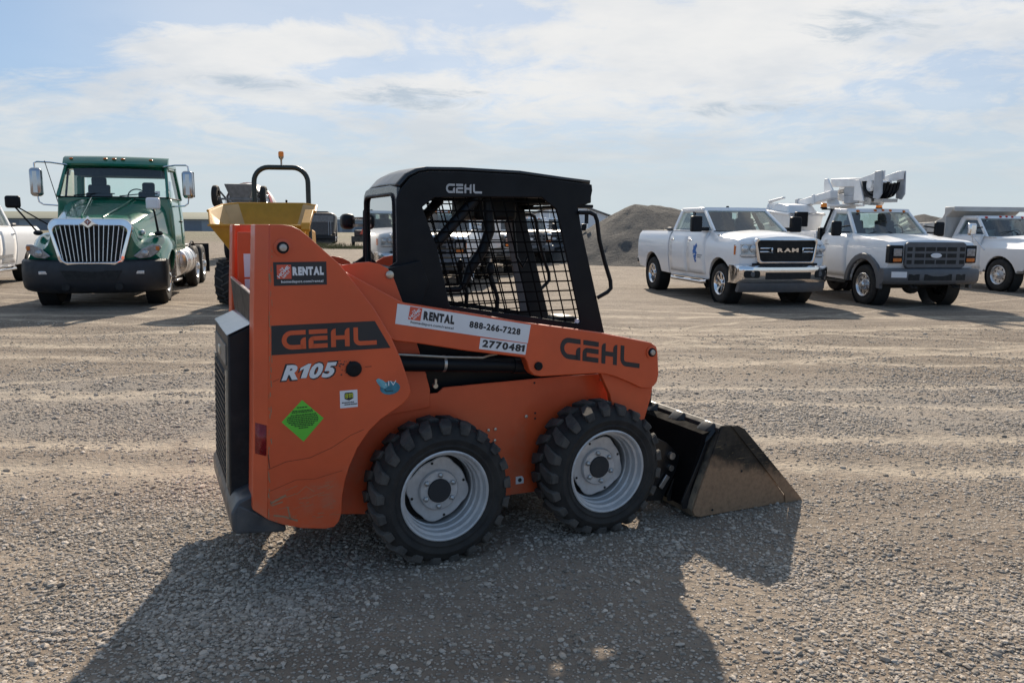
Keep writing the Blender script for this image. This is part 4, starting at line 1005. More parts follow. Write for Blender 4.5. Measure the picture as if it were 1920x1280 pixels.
# ------------------------------------------------------------------ white crew-cab pickup
def build_pickup():
    yaw = math.atan2(-.979, .205)
    T = thing('crew_cab_pickup', 'white crew cab pickup with chrome grille and blue logo on its front door', 'pickup truck', (5.34,16.52,0), yaw)
    wb = -3.72
    hwid = lambda z: lerp_tab([(.40,.92),(.62,.975),(.95,1.02),(1.20,1.015),(1.40,.975),(1.52,.90)], z)
    def fn(x, y, z):
        w = hwid(z)*lerp_tab([(-5,.975),(-4.2,1.0),(.2,1.0),(.7,.97),(.95,.92)], x)
        yy = y*w
        xx = x - (.16*abs(y)**2.4 if x > .6 else 0)*lerp_tab([(.6,0),(.9,1)], x)
        zz = z
        if z > 1.36 and x > -.55:                          # hood: raised centre, dropped shoulders
            zz += .035*math.exp(-((abs(y)-.0)/.42)**4) - .33*max(0,abs(y)-.55)**1.6
        return xx, yy, zz
    BO = [(.88,.80),(.90,.90),(.895,1.30),(.86,1.375),(.70,1.42),(.30,1.465),(-.10,1.49),(-.62,1.515),(-1.0,1.500),(-2.62,1.515),(-2.64,.52),(-2.62,.46),(-.62,.46),(-.56,.50)] + arch(0,.44,.53,178,8) + [(.55,.62)]
    o = obj('cab_body', shell(BO, 1.0, (-1.9,-1.4,-1.0,-.3,.3,.6,.75), (-.92,-.8,-.66,-.5,-.36,-.2,0,.2,.36,.5,.66,.8,.92), (.62,.8,.95,1.1,1.25,1.4,1.46), fn), M['white'], T, bevel=.03, smooth=40, seg=3)
    BED = [(-2.70,1.50),(-4.70,1.50),(-4.74,1.44),(-4.74,.78),(-4.66,.58)] + [(-4.25,.55)] + arch(wb,.44,.53,172,6) + [(-2.70,.48)]
    bed = obj('cargo_bed', shell(BED, 1.0, (-4.4,-3.2,-2.9), (-.8,.8), (.62,.8,.95,1.1,1.25,1.4,1.46), fn), M['white'], T, bevel=.022, smooth=35)
    obj('bed_rail_cap', MB().box(-4.68,-2.74,-.90,-.80,1.500,1.522).box(-4.68,-2.74,.80,.90,1.500,1.522), M['black'], bed, bevel=.006)
    obj('tonneau', MB().box(-4.6,-2.74,-.795,.795,1.497,1.508), M['black'], bed)
    obj('cross_box', MB().box(-2.99,-2.72,-.93,.93,1.505,1.585), M['grey_plastic'], bed, bevel=.02)
    for s in (1,-1):
        y0 = s*.955
        obj('tail_lamp', MB().box(-4.755,-4.70,s*.80,s*.955,.98,1.34), M['red_lamp'], bed, bevel=.01)
    obj('rear_bumper', MB().prism([(-4.72,.62),(-4.90,.64),(-4.90,.80),(-4.74,.82)], -.95, .95), M['chrome'], T, bevel=.03, seg=3)
    obj('underbody', MB().box(-4.6,.75,-.72,.72,.42,.95), M['chassis'], T)
    G = dict(FB=(-.58,.855,1.50), FT=(-1.30,.735,1.965), RT=(-2.46,.73,1.975), RB=(-2.63,.86,1.50))
    greenhouse(T, M['white'], G, M['glass'], posts=(.48,), bulge=.16, trim=M['black'], seats=((-1.35,.38),(-1.35,-.38),(-2.1,.3),(-2.1,-.3)), seat_z=.95)
    def hlbox(s):
        ys = [.62,.70,.78,.86,.93,.985]; v = []; f = []
        for i, y in enumerate(ys):
            xf_ = .915-.16*y**2.4-(.12*max(0,y-.9)/.085 if y > .9 else 0)
            for x, z in ((xf_-.25,.985),(xf_,.985+.02*(y < .7)),(xf_-.015,1.255),(xf_-.25,1.255)): v.append((x,s*y,z))
        for i in range(len(ys)-1):
            for k in range(4): f.append((i*4+k,i*4+(k+1)%4,i*4+4+(k+1)%4,i*4+4+k))
        f += [(3,2,1,0), tuple(len(v)-4+k for k in range(4))]
        return v, f
    for s in (1,-1):                                        # roof side and belt fill the gap between pane and shell
        obj('belt_trim', MB().beam((-.62,s*.895,1.505),(-2.62,s*.90,1.518),.05,.018), M['white'], T, bevel=.006)
    # doors as panels standing 4 mm proud, with handles
    for s in (1,-1):
        for x0, x1 in ((-.66,-1.60),(-1.635,-2.58)):
            g = []
            for z in np.linspace(.56,1.49,9):
                row = []
                for x in np.linspace(x0,x1,6): row.append((x, s*(fn(x,1,z)[1]+.006), z))
                g.append(row)
            dr = obj('door', MB().sheet(g), M['white'], T, smooth=60, solid=.012)
            hx = x1+.13
            obj('handle', MB().box(hx-.09,hx+.09,s*1.005-.022,s*1.005+.022,1.285,1.325), M['chrome'], dr, bevel=.012, seg=3)
            if x0 > -1 and s < 0: front_door = dr
        obj('body_gap', MB().box(-2.695,-2.645,s*.90-.03,s*.90+.03,.55,1.47), M['dark'], T)
        for ax in (0, wb): obj('arch_liner', MB().lathe([(.50,-.16),(.50,.12)], (ax,s*.80,.44), n=28), M['dark'], T)
        g = MB().tube([(-.60,s*.97,.42),(-.75,s*1.02,.40),(-2.35,s*1.02,.40),(-2.48,s*.97,.42)], .042, 10); st = obj('running_board', g, M['chrome'], T)
        for x in (-1.05,-1.9): obj('step_pad', MB().box(x-.22,x+.22,s*1.02-.035,s*1.02+.035,.437,.447), M['black'], st)
        # trailer-tow mirrors
        g = MB().beam((-.78,s*.90,1.55),(-.75,s*1.20,1.555),.12,.085); mi = obj('tow_mirror', g, M['black'], T, bevel=.02)
        obj('mirror_head', MB().box(-.83,-.69,s*1.20-.12,s*1.20+.12,1.49,1.83), M['black'], mi, bevel=.03, seg=3)
        # headlamps
        hl = obj('headlight', MB().add(*hlbox(s)), M['lamp_dark'], T, bevel=.02)
        for yy in (.70,.86): obj('reflector', MB().lathe([(.075,0),(.07,.03),(.05,.045),(.001,.05)], (.912-.16*yy**2.4, s*yy, 1.165), axis='x', n=16), M['lamp'], hl)
        obj('light_bar', MB().box(.90,.925,s*.79-.15,s*.79+.13,1.01,1.05).box(.90,.925,s*.79-.15,s*.79+.13,1.235,1.25).xf(lambda x,y,z: (x-.16*abs(y)**2.4,y,z)), M['lamp'], hl)
        obj('side_marker', MB().box(.60,.66,s*.985-.012,s*.985+.012,1.04,1.22), M['amber_dull'], hl, bevel=.006)
        obj('fender_vent', MB().box(-.30,-.12,s*.905-.01,s*.905+.01,1.41,1.44), M['chrome'], T, bevel=.004)
    # grille
    gr = empty('grille', (0,0,0), 0, T)
    bow = lambda x, y, z: (x-.13*(abs(y)/.9)**2.2, y, z)
    def rr(hw0, hw1, z0, z1, r_=.07):
        return arc(hw1-r_,z1-r_,r_,0,90,4)+arc(-hw1+r_,z1-r_,r_,90,180,4)+arc(-hw0+r_,z0+r_,r_,180,270,4)+arc(hw0-r_,z0+r_,r_,270,360,4)
    def ringx(o_, i_, x0, x1):
        n = len(o_); g = MB(); v = [(x0,y,z) for y,z in o_]+[(x1,y,z) for y,z in o_]+[(x1,y,z) for y,z in i_]+[(x0,y,z) for y,z in i_]
        f = []
        for k in range(n):
            j = (k+1)%n; f += [(k,j,n+j,n+k),(n+k,n+j,2*n+j,2*n+k),(2*n+k,2*n+j,3*n+j,3*n+k)]
        return g.add(v, f)
    obj('surround', ringx(rr(.635,.695,.865,1.375), rr(.585,.645,.91,1.33), .90, .985).xf(bow), M['chrome'], gr, bevel=.012, smooth=50)
    g = MB().prism(rr(.60,.66,.90,1.34), .90, .93, axis='x').cut(1, np.linspace(-.6,.6,13)).xf(bow); obj('grille_insert', g, M['dark'], gr)
    for k in range(9): obj('grille_bar', MB().box(.93,.938,-.56,.56,.945+.042*k,.953+.042*k).cut(1, np.linspace(-.5,.5,9)).xf(bow), M['black'], gr)
    for s in (1,-1):
        Mg = lambda u, v: (.962-.10*(abs(u)/.9)**2.2, u, v)
        g = MB(); stroke(g, [(s*.585,1.175),(s*.345,1.175)], .028, Mg); stroke(g, [(s*.59,1.105),(s*.345,1.105)], .028, Mg); stroke(g, [(s*.345,1.19),(s*.345,1.09)], .028, Mg)
        obj('grille_blade', g, M['chrome'], gr, solid=.012)
    g = MB()
    # three wide block letters; the truck faces the viewer, so the word runs towards +y
    text_mb(g, 'RAM', (.964,-.235,1.10), (0,.47,0), (0,0,.08), bold=.05); obj('lettering', g, M['chrome'], gr, smooth=0)
    # bumper with openings, skirt below
    bp = lambda x, y, z: (x-.20*(abs(y)/1.0)**3.0, y, z)
    def slab(y0, y1, z0, z1, x0, x1, mat, name, par, bv=.012):
        g = MB(); n = 8
        for i in range(n):
            a, b = y0+(y1-y0)*i/n, y0+(y1-y0)*(i+1)/n
            g.hexa([(x0,a,z0),(x1,a,z0),(x1,b,z0),(x0,b,z0)], [(x0,a,z1),(x1,a,z1),(x1,b,z1),(x0,b,z1)])
        return obj(name, g.xf(bp), mat, par, bevel=0)
    bm_ = empty('front_bumper', (0,0,0), 0, T)
    rings = []
    for u in np.linspace(-1.30,1.30,33):
        y = max(-1.0, min(1.0, u)); bk_ = max(0, abs(u)-1.0)*1.25
        r_ = [(1.00,.83),(1.045,.80),(1.05,.74),(1.045,.56),(1.02,.50),(.96,.47),(.92,.50),(.92,.80)]
        rings.append([(bp(x,y,z)[0]-bk_, y*(1-.06*(x < .94)*(bk_ > 0)), z) for x,z in r_])
    obj('bumper_bar', MB().loft(rings), M['chrome'], bm_, smooth=50)
    Mb = lambda y, z, e=.0: bp(1.053+e, y, z)
    for s in (1,-1):
        pts = rr(.15,.15,.585,.735,.05); g = MB().prism([(y+s*.76,z) for y,z in pts], 1.02, 1.056, axis='x').xf(bp); fo = obj('fog_opening', g, M['dark'], bm_)
        obj('fog_lamp', MB().lathe([(.055,0),(.05,.012),(.001,.016)], bp(1.045,s*.74,.66), axis='x', n=16), M['grey_plastic'], fo)
    g = MB()
    for i in range(8):
        a, b = -.50+i*.125, -.50+(i+1)*.125
        g.hexa([(1.02,a,.56),(1.055,a,.56),(1.055,b,.56),(1.02,b,.56)], [(1.02,a,.70),(1.058,a,.70),(1.058,b,.70),(1.02,b,.70)])
    obj('air_intake', g.xf(bp), M['dark'], bm_)
    g = MB()
    rings = []
    for i in range(17):
        y = -.96+1.92*i/16; rings.append([bp(x,y,z) for x,z in ((.93,.50),(1.0,.48),(.99,.36),(.93,.29),(.84,.30))])
    obj('air_dam', MB().loft(rings), M['grey_plastic'], T, smooth=50)
    slab(-.70,.70,.80,.875,.90,.99,M['black'],'grille_base',T)
    # roof aerial, hood badge, door logo
    g = MB().prism([(-1.62,2.0),(-1.74,2.0),(-1.71,2.07),(-1.68,2.085)], -.03, .03); obj('aerial_fin', g, M['black'], T, bevel=.01)
    lg = MB(); rs = random.Random(4); yy = -1.0075
    for bx, bz, dx, dz, w in ((-1.24,1.04,.16,.16,.07),(-1.20,1.02,.10,.13,.055),(-1.14,1.00,.02,.17,.05),(-1.10,1.00,-.08,.16,.05),(-1.24,.98,.02,.20,.03),(-1.06,1.01,-.14,.10,.035),(-1.20,.93,.12,.05,.05),(-1.18,.87,.10,.06,.045),(-1.14,.82,.05,.05,.04)):
        P = [(bx+dx*k+rs.uniform(-.012,.012), bz+dz*k+rs.uniform(-.01,.01)) for k in (0,.3,.6,1)]
        stroke(lg, P, w*1.25, lambda u,v: (u, yy, v))
    obj('blue_bird_logo', lg.xf(lambda x,y,z: (x, -(fn(x,1,z)[1]+.0085), z)), M['blue_decal'], front_door, smooth=0)
    lg = MB(); x = -.98
    for z, x0, x1 in ((.965,-1.02,-.78),(.92,-1.0,-.84)):
        x = x1
        while x > x0: w = rs.uniform(.012,.03); lg.prism([(x-w,z),(x,z),(x,z+.022),(x-w,z+.022)], yy, yy+.001); x -= w+.008
    obj('small_print', lg.xf(lambda x,y,z: (x, -(fn(x,1,z)[1]+.0085), z)), M['grey_decal'], front_door)
    obj('model_badge', MB().box(-.86,-.70,-1.009,-1.0,.86,.885), M['grey_decal'], T)
    obj('fender_badge', MB().box(-.585,-.53,-1.006,-.99,1.14,1.20), M['chrome'], T)
    for s in (1,-1):
        truck_wheel(T, (0,s*.84,.42), .42, .29, .235, 'spokes', (M['chrome'],), s < 0)
        truck_wheel(T, (wb,s*.84,.42), .42, .29, .235, 'spokes', (M['chrome'],), s < 0)
    return T
build_pickup()

# ------------------------------------------------------------------ cab-chassis trucks (aerial lift truck, tipper, and the ones seen through the screens)
def cab_truck(name, label, cat, loc, yaw, group=None, flares=True, round_hood=False, paint='white_b', extras=True, glass='glass'):
    T = thing(name, label, cat, loc, yaw, group); P = M[paint]
    hwid = lambda z: lerp_tab([(.40,.90),(.60,.955),(.95,.995),(1.20,.985),(1.36,.95),(1.50,.87)], z)
    def fn(x, y, z):
        w = hwid(z)*lerp_tab([(-2,1),(.2,1.0),(.7,.97),(.95,.93)], x)
        if round_hood and x > -.6:
            k = lerp_tab([(1.12,0),(1.28,1)], z); w = w*(1-k*.30*lerp_tab([(-.6,0),(.2,1)], x))
        zz = z
        if z > 1.30 and x > -.62: zz += .03*math.exp(-(y/.5)**2) - .06*max(0,abs(y)-.6)
        return x-.10*abs(y)**3*lerp_tab([(.5,0),(.85,1)], x), y*w, zz
    if round_hood:
        BO = [(.90,.70),(.93,.95),(.90,1.16),(.78,1.27),(.40,1.36),(0,1.41),(-.62,1.40),(-1.78,1.40),(-1.80,.50),(-.60,.47),(-.52,.55)] + arch(0,.41,.50,170,8) + [(.55,.55),(.80,.55)]
    else:
        BO = [(.80,.80),(.84,.90),(.84,1.26),(.80,1.335),(.55,1.37),(0,1.42),(-.62,1.48),(-1.78,1.49),(-1.80,.50),(-.60,.47),(-.52,.55)] + arch(0,.42,.53,170,10) + [(.62,.62)]
    obj('cab_body', shell(BO, 1.0, (-1.1,-.3,.3,.55,.7), (-.8,-.6,-.3,0,.3,.6,.8), (.6,.8,.95,1.1,1.2,1.28,1.38), fn), P, T, bevel=.022, smooth=38)
    zb = 1.38 if round_hood else 1.47
    G = dict(FB=(-.64,.83,zb), FT=(-1.14,.71,1.95 if not round_hood else 1.88), RT=(-1.62,.72,1.97 if not round_hood else 1.89), RB=(-1.78,.83,zb))
    greenhouse(T, P, G, M[glass], bulge=.16, seats=((-1.25,.38),(-1.25,-.38)), seat_z=.95, crown=.06)
    obj('cab_back', MB().box(-1.715,-1.68,-.80,.80,1.0,1.56), P, T)
    obj('frame_rail', MB().box(-5.2,.6,-.42,-.30,.55,.80).box(-5.2,.6,.30,.42,.55,.80).box(-1.6,.6,-.6,.6,.45,.9), M['chassis'], T)
    for s in (1,-1):
        g = []
        for z in np.linspace(.55,1.45,8): g.append([(x, s*(fn(x,1,z)[1]+.006), z) for x in np.linspace(-.66,-1.62,6)])
        d = obj('door', MB().sheet(g), P, T, smooth=60, solid=.012)
        obj('handle', MB().box(-1.56,-1.40,s*.965-.02,s*.965+.02,1.19,1.235), M['black'], d, bevel=.01)
        obj('arch_liner', MB().lathe([(.49,-.16),(.49,.12)], (0,s*.78,.42), n=28), M['dark'], T)
        mh = (-.74,s*1.22,1.60)
        mi = obj('side_mirror', MB().beam((-.78,s*.88,1.64),mh,.03,.03).beam((-.78,s*.88,1.50),(mh[0],mh[1],1.50),.03,.03), M['black'], T)
        obj('mirror_head', MB().box(mh[0]-.05,mh[0]+.06,mh[1]-.11,mh[1]+.11,1.42,1.74), M['black'] if not round_hood else M['chrome'], mi, bevel=.045, seg=3)
        obj('step', MB().box(-1.62,-.75,s*.86-.07,s*.86+.07,.40,.46), M['chassis'] if not round_hood else M['chrome'], T, bevel=.01)
        if flares:
            out = arch(0,.42,.66,175,-4,12); inn = arch(0,.42,.53,-4,175,12)
            g = MB().prism(out+inn, .955 if s > 0 else -1.03, 1.03 if s > 0 else -.955); obj('fender_flare', g, M['grey_plastic'], T, bevel=.02, seg=3)
        truck_wheel(T, (0,s*.86,.42), .42, .25, .235, 'holes', (M['alu'],), s < 0)
    if round_hood:
        obj('front_bumper', MB().prism([(.86,.48),(1.0,.50),(1.02,.72),(.90,.76)], -.94, .94).xf(lambda x,y,z: (x-.14*abs(y)**3,y,z)), M['grey_plastic'], T, bevel=.02)
        obj('grille', MB().box(.86,.935,-.45,.45,.80,1.16), M['grey_plastic'], T, bevel=.02)
        for s in (1,-1): obj('headlight', MB().box(.74,.86,s*.66-.16,s*.66+.17,.84,1.06), M['lamp'], T, bevel=.03)
    else:
        gr = empty('grille', (0,0,0), 0, T)
        obj('grille_shell', MB().prism([(-.66,.86),(-.60,.80),(.60,.80),(.66,.86),(.66,1.28),(.60,1.32),(-.60,1.32),(-.66,1.28)], .80, .875, axis='x'), M['grey_plastic'], gr, bevel=.02)
        for r_ in range(3):
            for c in range(4):
                y0 = -.46+.235*c; obj('grille_opening', MB().box(.86,.8785,y0,y0+.205,.885+.128*r_,.965+.128*r_), M['dark'], gr)
            for s in (1,-1): obj('grille_opening', MB().box(.86,.8785,s*.575-.055,s*.575+.055,.885+.128*r_,.965+.128*r_), M['dark'], gr)
        g = MB().prism([(.12*math.cos(a),1.055+.048*math.sin(a)) for a in np.linspace(0,2*math.pi,25)[:-1]], .875, .892, axis='x'); obj('oval_badge', g, M['white_decal'], gr, bevel=.004)
        for s in (1,-1):
            hl = obj('headlight', MB().box(.70,.845,s*.815-.145,s*.815+.13,.90,1.255).xf(lambda x,y,z: (x-.16*max(0,abs(y)-.75),y,z)), M['black'], T, bevel=.02)
            obj('lens', MB().box(.835,.855,s*.80-.10,s*.80+.08,1.04,1.19), M['lens'], hl, bevel=.012)
            obj('turn_lamp', MB().box(.835,.855,s*.80-.10,s*.80+.08,.93,1.00), M['amber_dull'], hl, bevel=.008)
            obj('side_lamp', MB().box(.72,.80,s*.93-.02,s*.93+.02,.93,1.20), M['amber_dull'], hl, bevel=.008)
        b_ = lambda x, y, z: (x-.16*abs(y/.98)**3, y, z)
        rings = [[b_(x,-1.05+2.1*i/20,z) for x,z in ((.84,.80),(.97,.78),(1.0,.72),(.99,.56),(.94,.49),(.84,.47),(.78,.55))] for i in range(21)]
        bm_ = obj('front_bumper', MB().loft(rings), M['grey_plastic'], T, smooth=50)
        for y0, y1 in ((-.62,-.40),(-.30,.30),(.40,.62)): obj('bumper_slot', MB().box(.95,1.0,y0,y1,.565,.69).xf(b_), M['dark'], bm_)
        obj('bumper_plate', MB().box(1.0,1.012,-.93,-.80,.62,.735).box(1.0,1.012,-.80,-.66,.62,.735).xf(b_), M['white_decal'], bm_)
        obj('tow_hook', MB().tube([(.80,-.5,.48),(.95,-.5,.42),(.95,-.42,.42),(.80,-.42,.48)],.02,6).tube([(.80,.5,.48),(.95,.5,.42),(.95,.42,.42),(.80,.42,.48)],.02,6), M['chassis'], bm_)
        obj('front_axle', MB().tube([(0.05,-.75,.40),(.05,.75,.40)], .06, 10).ball((.05,.1,.38),.14,.2,.16), M['chassis'], T)
    for y in (-.55,-.18,0,.18,.55):
        obj('roof_marker', MB().ball((-1.06+(.06 if abs(y) < .3 else 0), y, (1.985 if not round_hood else 1.925)-.04*abs(y)), .06,.04,.03, 8, 6), M['amber_dull'] if not round_hood else M['red_lamp'], T)
    if extras:
        obj('wiper', MB().tube([(-.50,.1,1.475),(-.62,.35,1.53),(-.68,.62,1.56)], .008, 5).tube([(-.50,-.6,1.475),(-.60,-.3,1.53),(-.66,.0,1.56)], .008, 5), M['black'], T)
        obj('cowl_aerial', MB().tube([(-.42,-.1,1.45),(-.46,-.1,1.49),(-.46,-.18,1.52)], .012, 5).ball((-.42,-.1,1.455),.05,.06,.018), M['black'], T)
    return T
def dual_rear(T, x):
    for s in (1,-1):
        truck_wheel(T, (x,s*.88,.42), .42, .25, .235, 'holes', (M['alu'],), s < 0); truck_wheel(T, (x,s*.60,.42), .42, .25, .235, 'holes', (M['alu'],), s < 0)

def build_lift_truck():
    T = cab_truck('aerial_lift_truck', 'white aerial lift truck with grey bumper and a folded boom over its cab', 'bucket truck', (8.34,16.34,0), math.atan2(-.990,.14))
    dual_rear(T, -3.6)
    W_ = M['white_boom']
    # service body
    for s in (1,-1):
        sb = obj('service_box', MB().box(-4.9,-1.95,s*.78-.22,s*.78+.22,.75,1.52), M['white_b'], T, bevel=.015)
        for x0, x1 in ((-2.6,-2.0),(-3.2,-2.65),(-4.85,-4.1)): obj('locker_door', MB().box(x0,x1,s*1.005-.008,s*1.005+.008,.82,1.46), M['white_b'], sb, bevel=.006)
    obj('service_deck', MB().box(-4.9,-1.95,-.56,.56,.80,1.0), M['chassis'], T)
    obj('black_headboard', MB().box(-1.93,-1.82,-.98,.98,1.0,1.60), M['black'], T, bevel=.01)
    for s in (1,-1): obj('rack_post', MB().beam((-1.80,s*.92,1.5),(-1.66,s*.80,2.02),.05,.04), M['black'], T)
    obj('light_bar_rack', MB().box(-1.78,-1.70,-1.0,1.0,2.00,2.03), M['black'], T)
    for y in (-.97,.40):
        bc = obj('amber_beacon', MB().lathe([(.075,2.03),(.075,2.06)], (-1.74,y,0), axis='z', n=14), M['black'], T)
        obj('lens', MB().lathe([(.068,2.06),(.066,2.14),(.05,2.155),(.001,2.16)], (-1.74,y,0), axis='z', n=14), M['amber'], bc)
    # lift: pedestal, turret plates, arms
    kids = set(T.children)
    ped = obj('pedestal', MB().lathe([(.30,1.0),(.30,2.10),(.50,2.11),(.50,2.15),(.22,2.16)], (-2.5,0,0), axis='z', n=24), W_, T)
    for s in (1,-1):
        g = MB().prism([(-3.12,2.86),(-2.95,2.86),(-2.30,2.16),(-2.85,2.16),(-3.10,2.45)], s*.20-.02, s*.20+.02); obj('turret_plate', g, W_, T, bevel=.006)
    obj('turret_motor', MB().box(-2.25,-1.55,-.12,.14,2.17,2.36).cyl((-1.5,0,2.25), .08, -.1, .1, axis='x', n=10), M['grey_decal'], T, bevel=.02)
    lo = obj('lower_arm', MB().beam((-2.95,0,2.75),(-1.35,0,2.68),.26,.22), W_, T, bevel=.012)
    obj('arm_cylinder', MB().tube([(-2.75,.0,2.50),(-1.6,.0,2.52)], .055, 10).tube([(-2.7,.12,2.57),(-2.1,.12,2.55)], .03, 8), M['steel'], T)
    obj('link_arm', MB().beam((-2.75,0,2.36),(-1.2,0,2.22),.20,.17), W_, T, bevel=.01)
    obj('arm_box', MB().box(-2.3,-1.5,-.10,.10,2.34,2.62), M['grey_decal'], T, bevel=.01)
    for s in (1,-1):
        g = MB().prism([(-1.62,2.74),(-1.42,2.76),(-1.22,2.34),(-1.15,2.20),(-1.62,2.24)], s*.19-.02, s*.19+.02); obj('riser_plate', g, W_, T, bevel=.006)
        g = MB().prism([(-1.42,2.76),(-.52,2.90),(-.32,2.90),(-.32,2.70),(-.62,2.68),(-1.30,2.70)], s*.22-.02, s*.22+.02); obj('elbow_plate', g, W_, T, bevel=.006)
        g = MB().prism([(-.62,2.90),(-.32,2.90),(-.28,2.35),(-.40,2.22),(-.62,2.26)], s*.27-.015, s*.27+.015); obj('elbow_cover', g, M['grey_decal'], T, bevel=.006)
    hose = [(-1.30,0,2.70),(-1.22,0,2.50),(-1.02,0,2.32),(-.80,0,2.27),(-.58,0,2.32),(-.42,0,2.46),(-.38,0,2.62)]
    for k in range(5): obj('hose_loop', MB().tube([(x,(-.16+.08*k),z+.02*math.sin(k*2.1)) for x,_,z in hose], .038, 8), M['black'], T)
    for k in range(4): obj('hose_loop', MB().tube([(x*.86-.115,(-.12+.08*k),2.55+(z-2.55)*.72) for x,_,z in hose], .038, 8), M['black'], T)
    obj('elbow_gear', MB().lathe([(.17,-.24),(.17,-.20),(.06,-.20)], (-.86,0,2.60), n=20).cyl((-.86,0,2.60),.10,-.26,.24,n=16), W_, T)
    obj('levelling_motor', MB().cyl((-1.0,0,2.20),.10,-.16,.16,n=14).box(-1.35,-1.1,-.12,.12,2.12,2.22).box(-.75,-.4,-.18,.18,2.16,2.24), M['steel'], T)
    ub = obj('upper_boom', MB().beam((-2.35,-.32,2.42),(-4.05,-.32,2.20),.20,.20), W_, T, bevel=.012)
    obj('boom_collar', MB().beam((-3.15,-.32,2.317),(-3.25,-.32,2.304),.26,.26), W_, ub, bevel=.01); obj('boom_end', MB().beam((-3.95,-.32,2.213),(-4.08,-.32,2.196),.24,.30), M['grey_decal'], ub, bevel=.01)
    for q in set(T.children)-kids:                      # the arms fold down close over the cab
        for o in [q]+list(q.children):
            for v in o.data.vertices:
                if v.co.x > -3.1: v.co.x = -3.1+(v.co.x+3.1)*.87
                if v.co.z > 2.12: v.co.z = 2.12+(v.co.z-2.12)*.90
    # work platform with its sloping cover
    b0 = [(-4.30,-.98,1.30),(-3.25,-.98,1.30),(-3.25,-.20,1.30),(-4.30,-.20,1.30)]; b1 = [(-4.42,-1.05,2.02),(-3.15,-1.05,1.92),(-3.15,-.14,1.92),(-4.42,-.14,2.02)]
    bk = obj('lift_platform', MB().hexa(b0,b1), M['white_boom'], T, bevel=.05, seg=3)
    obj('platform_rim', MB().tube([b1[0],b1[1],b1[2],b1[3],b1[0],b1[1]], .035, 8, cap=False), M['white_boom'], bk)
    g = MB().hexa([(-4.40,-1.02,2.03),(-3.30,-1.02,1.95),(-3.30,-.2,1.95),(-4.40,-.2,2.03)], [(-4.10,-.95,2.22),(-3.45,-.95,2.16),(-3.45,-.3,2.16),(-4.10,-.3,2.22)]); cv = obj('platform_cover', g, M['white_boom'], bk, bevel=.05, seg=3)
    obj('cover_recess', MB().hexa([(-4.0,-.96,2.075),(-3.5,-.97,2.04),(-3.5,-.9,2.04),(-4.0,-.9,2.075)],[(-3.95,-.945,2.185),(-3.55,-.945,2.15),(-3.55,-.9,2.15),(-3.95,-.9,2.185)]), M['grey_decal'], cv)
    obj('platform_lid_edge', MB().hexa([(-4.46,-1.06,2.06),(-4.38,-1.06,2.03),(-4.38,-.2,2.03),(-4.46,-.2,2.06)],[(-4.46,-1.0,2.24),(-4.40,-1.0,2.24),(-4.40,-.25,2.24),(-4.46,-.25,2.24)]).hexa([(-4.46,-1.0,2.24),(-3.70,-.98,2.32),(-3.70,-.9,2.32),(-4.46,-.9,2.24)],[(-4.46,-1.0,2.30),(-3.70,-.98,2.37),(-3.70,-.9,2.37),(-4.46,-.9,2.30)]), M['white_boom'], bk, bevel=.015)
    obj('control_box', MB().box(-3.12,-2.98,-.95,-.65,1.62,1.98), M['black'], T, bevel=.02)
build_lift_truck()

def build_tipper():
    T = cab_truck('tipper_truck', 'white tipper truck with red roof markers and a dusty grey tipping body', 'dump truck', (13.5,20.1,0), math.atan2(-.985,.17), flares=False, round_hood=True)
    dual_rear(T, -3.7)
    tb = empty('tipping_body', (0,0,0), 0, T); t_ = M['tipper']
    for s in (1,-1):
        g = MB().prism([(-5.0,1.0),(-1.95,1.0),(-1.95,2.05),(-2.05,1.90),(-2.4,1.78),(-5.0,1.72)], s*1.06-.03, s*1.06+.03); obj('side_board', g, t_, tb, bevel=.01)
        for x in (-2.2,-2.7,-3.3,-3.9,-4.5): obj('stake', MB().box(x-.05,x+.05,s*1.11-.03,s*1.11+.03,1.0,1.72), t_, tb, bevel=.008)
    obj('floor', MB().box(-5.0,-1.95,-1.03,1.03,.95,1.05), t_, tb)
    obj('headboard', MB().box(-1.98,-1.90,-1.09,1.09,1.0,2.06), t_, tb, bevel=.015)
    g = MB().hexa([(-1.98,-1.09,1.86),(-1.72,-1.06,2.06),(-1.72,1.06,2.06),(-1.98,1.09,1.86)], [(-1.98,-1.09,2.20),(-1.60,-1.08,2.19),(-1.60,1.08,2.19),(-1.98,1.09,2.20)]); obj('cab_shield', g, t_, tb, bevel=.02)
    obj('shield_lip', MB().box(-1.605,-1.56,-1.12,1.12,2.07,2.20), t_, tb, bevel=.012)
    obj('door_badge', MB().box(-.60,-.36,-.985,-.975,1.0,1.04), M['grey_decal'], T)
    obj('mirror_brace', MB().tube([(-.74,-1.20,1.42),(-.50,-1.0,1.04)], .012, 6).tube([(-.74,-1.20,1.42),(-.95,-.98,1.24)], .012, 6), M['chrome'], T)
build_tipper()

# vehicles standing further back, seen through the screens of the loader's cab
BG = 'white trucks parked in the far row'
for k, (x, y, nm, lb) in enumerate(((-2.02,20.3,'parked_truck','white truck with oval badge right behind the cab screen, nearest of the far row'),
                                     (-.92,27.0,'parked_truck','white truck half hidden behind the lap bar of the loader cab'),
                                     (.72,34.5,'parked_truck','white truck in the gap below the loader roof, beside the seat belt post'))):
    q = cab_truck(nm, lb, 'truck', (x,y,0), R(-90+5*k-6), BG, flares=False, extras=False, glass='glass_dark'); dual_rear(q, -3.5)
    obj('box_body', MB().box(-5.2,-1.9,-1.1,1.1,.9,1.9 if k != 2 else 2.0), M['white_b'], q, bevel=.03)
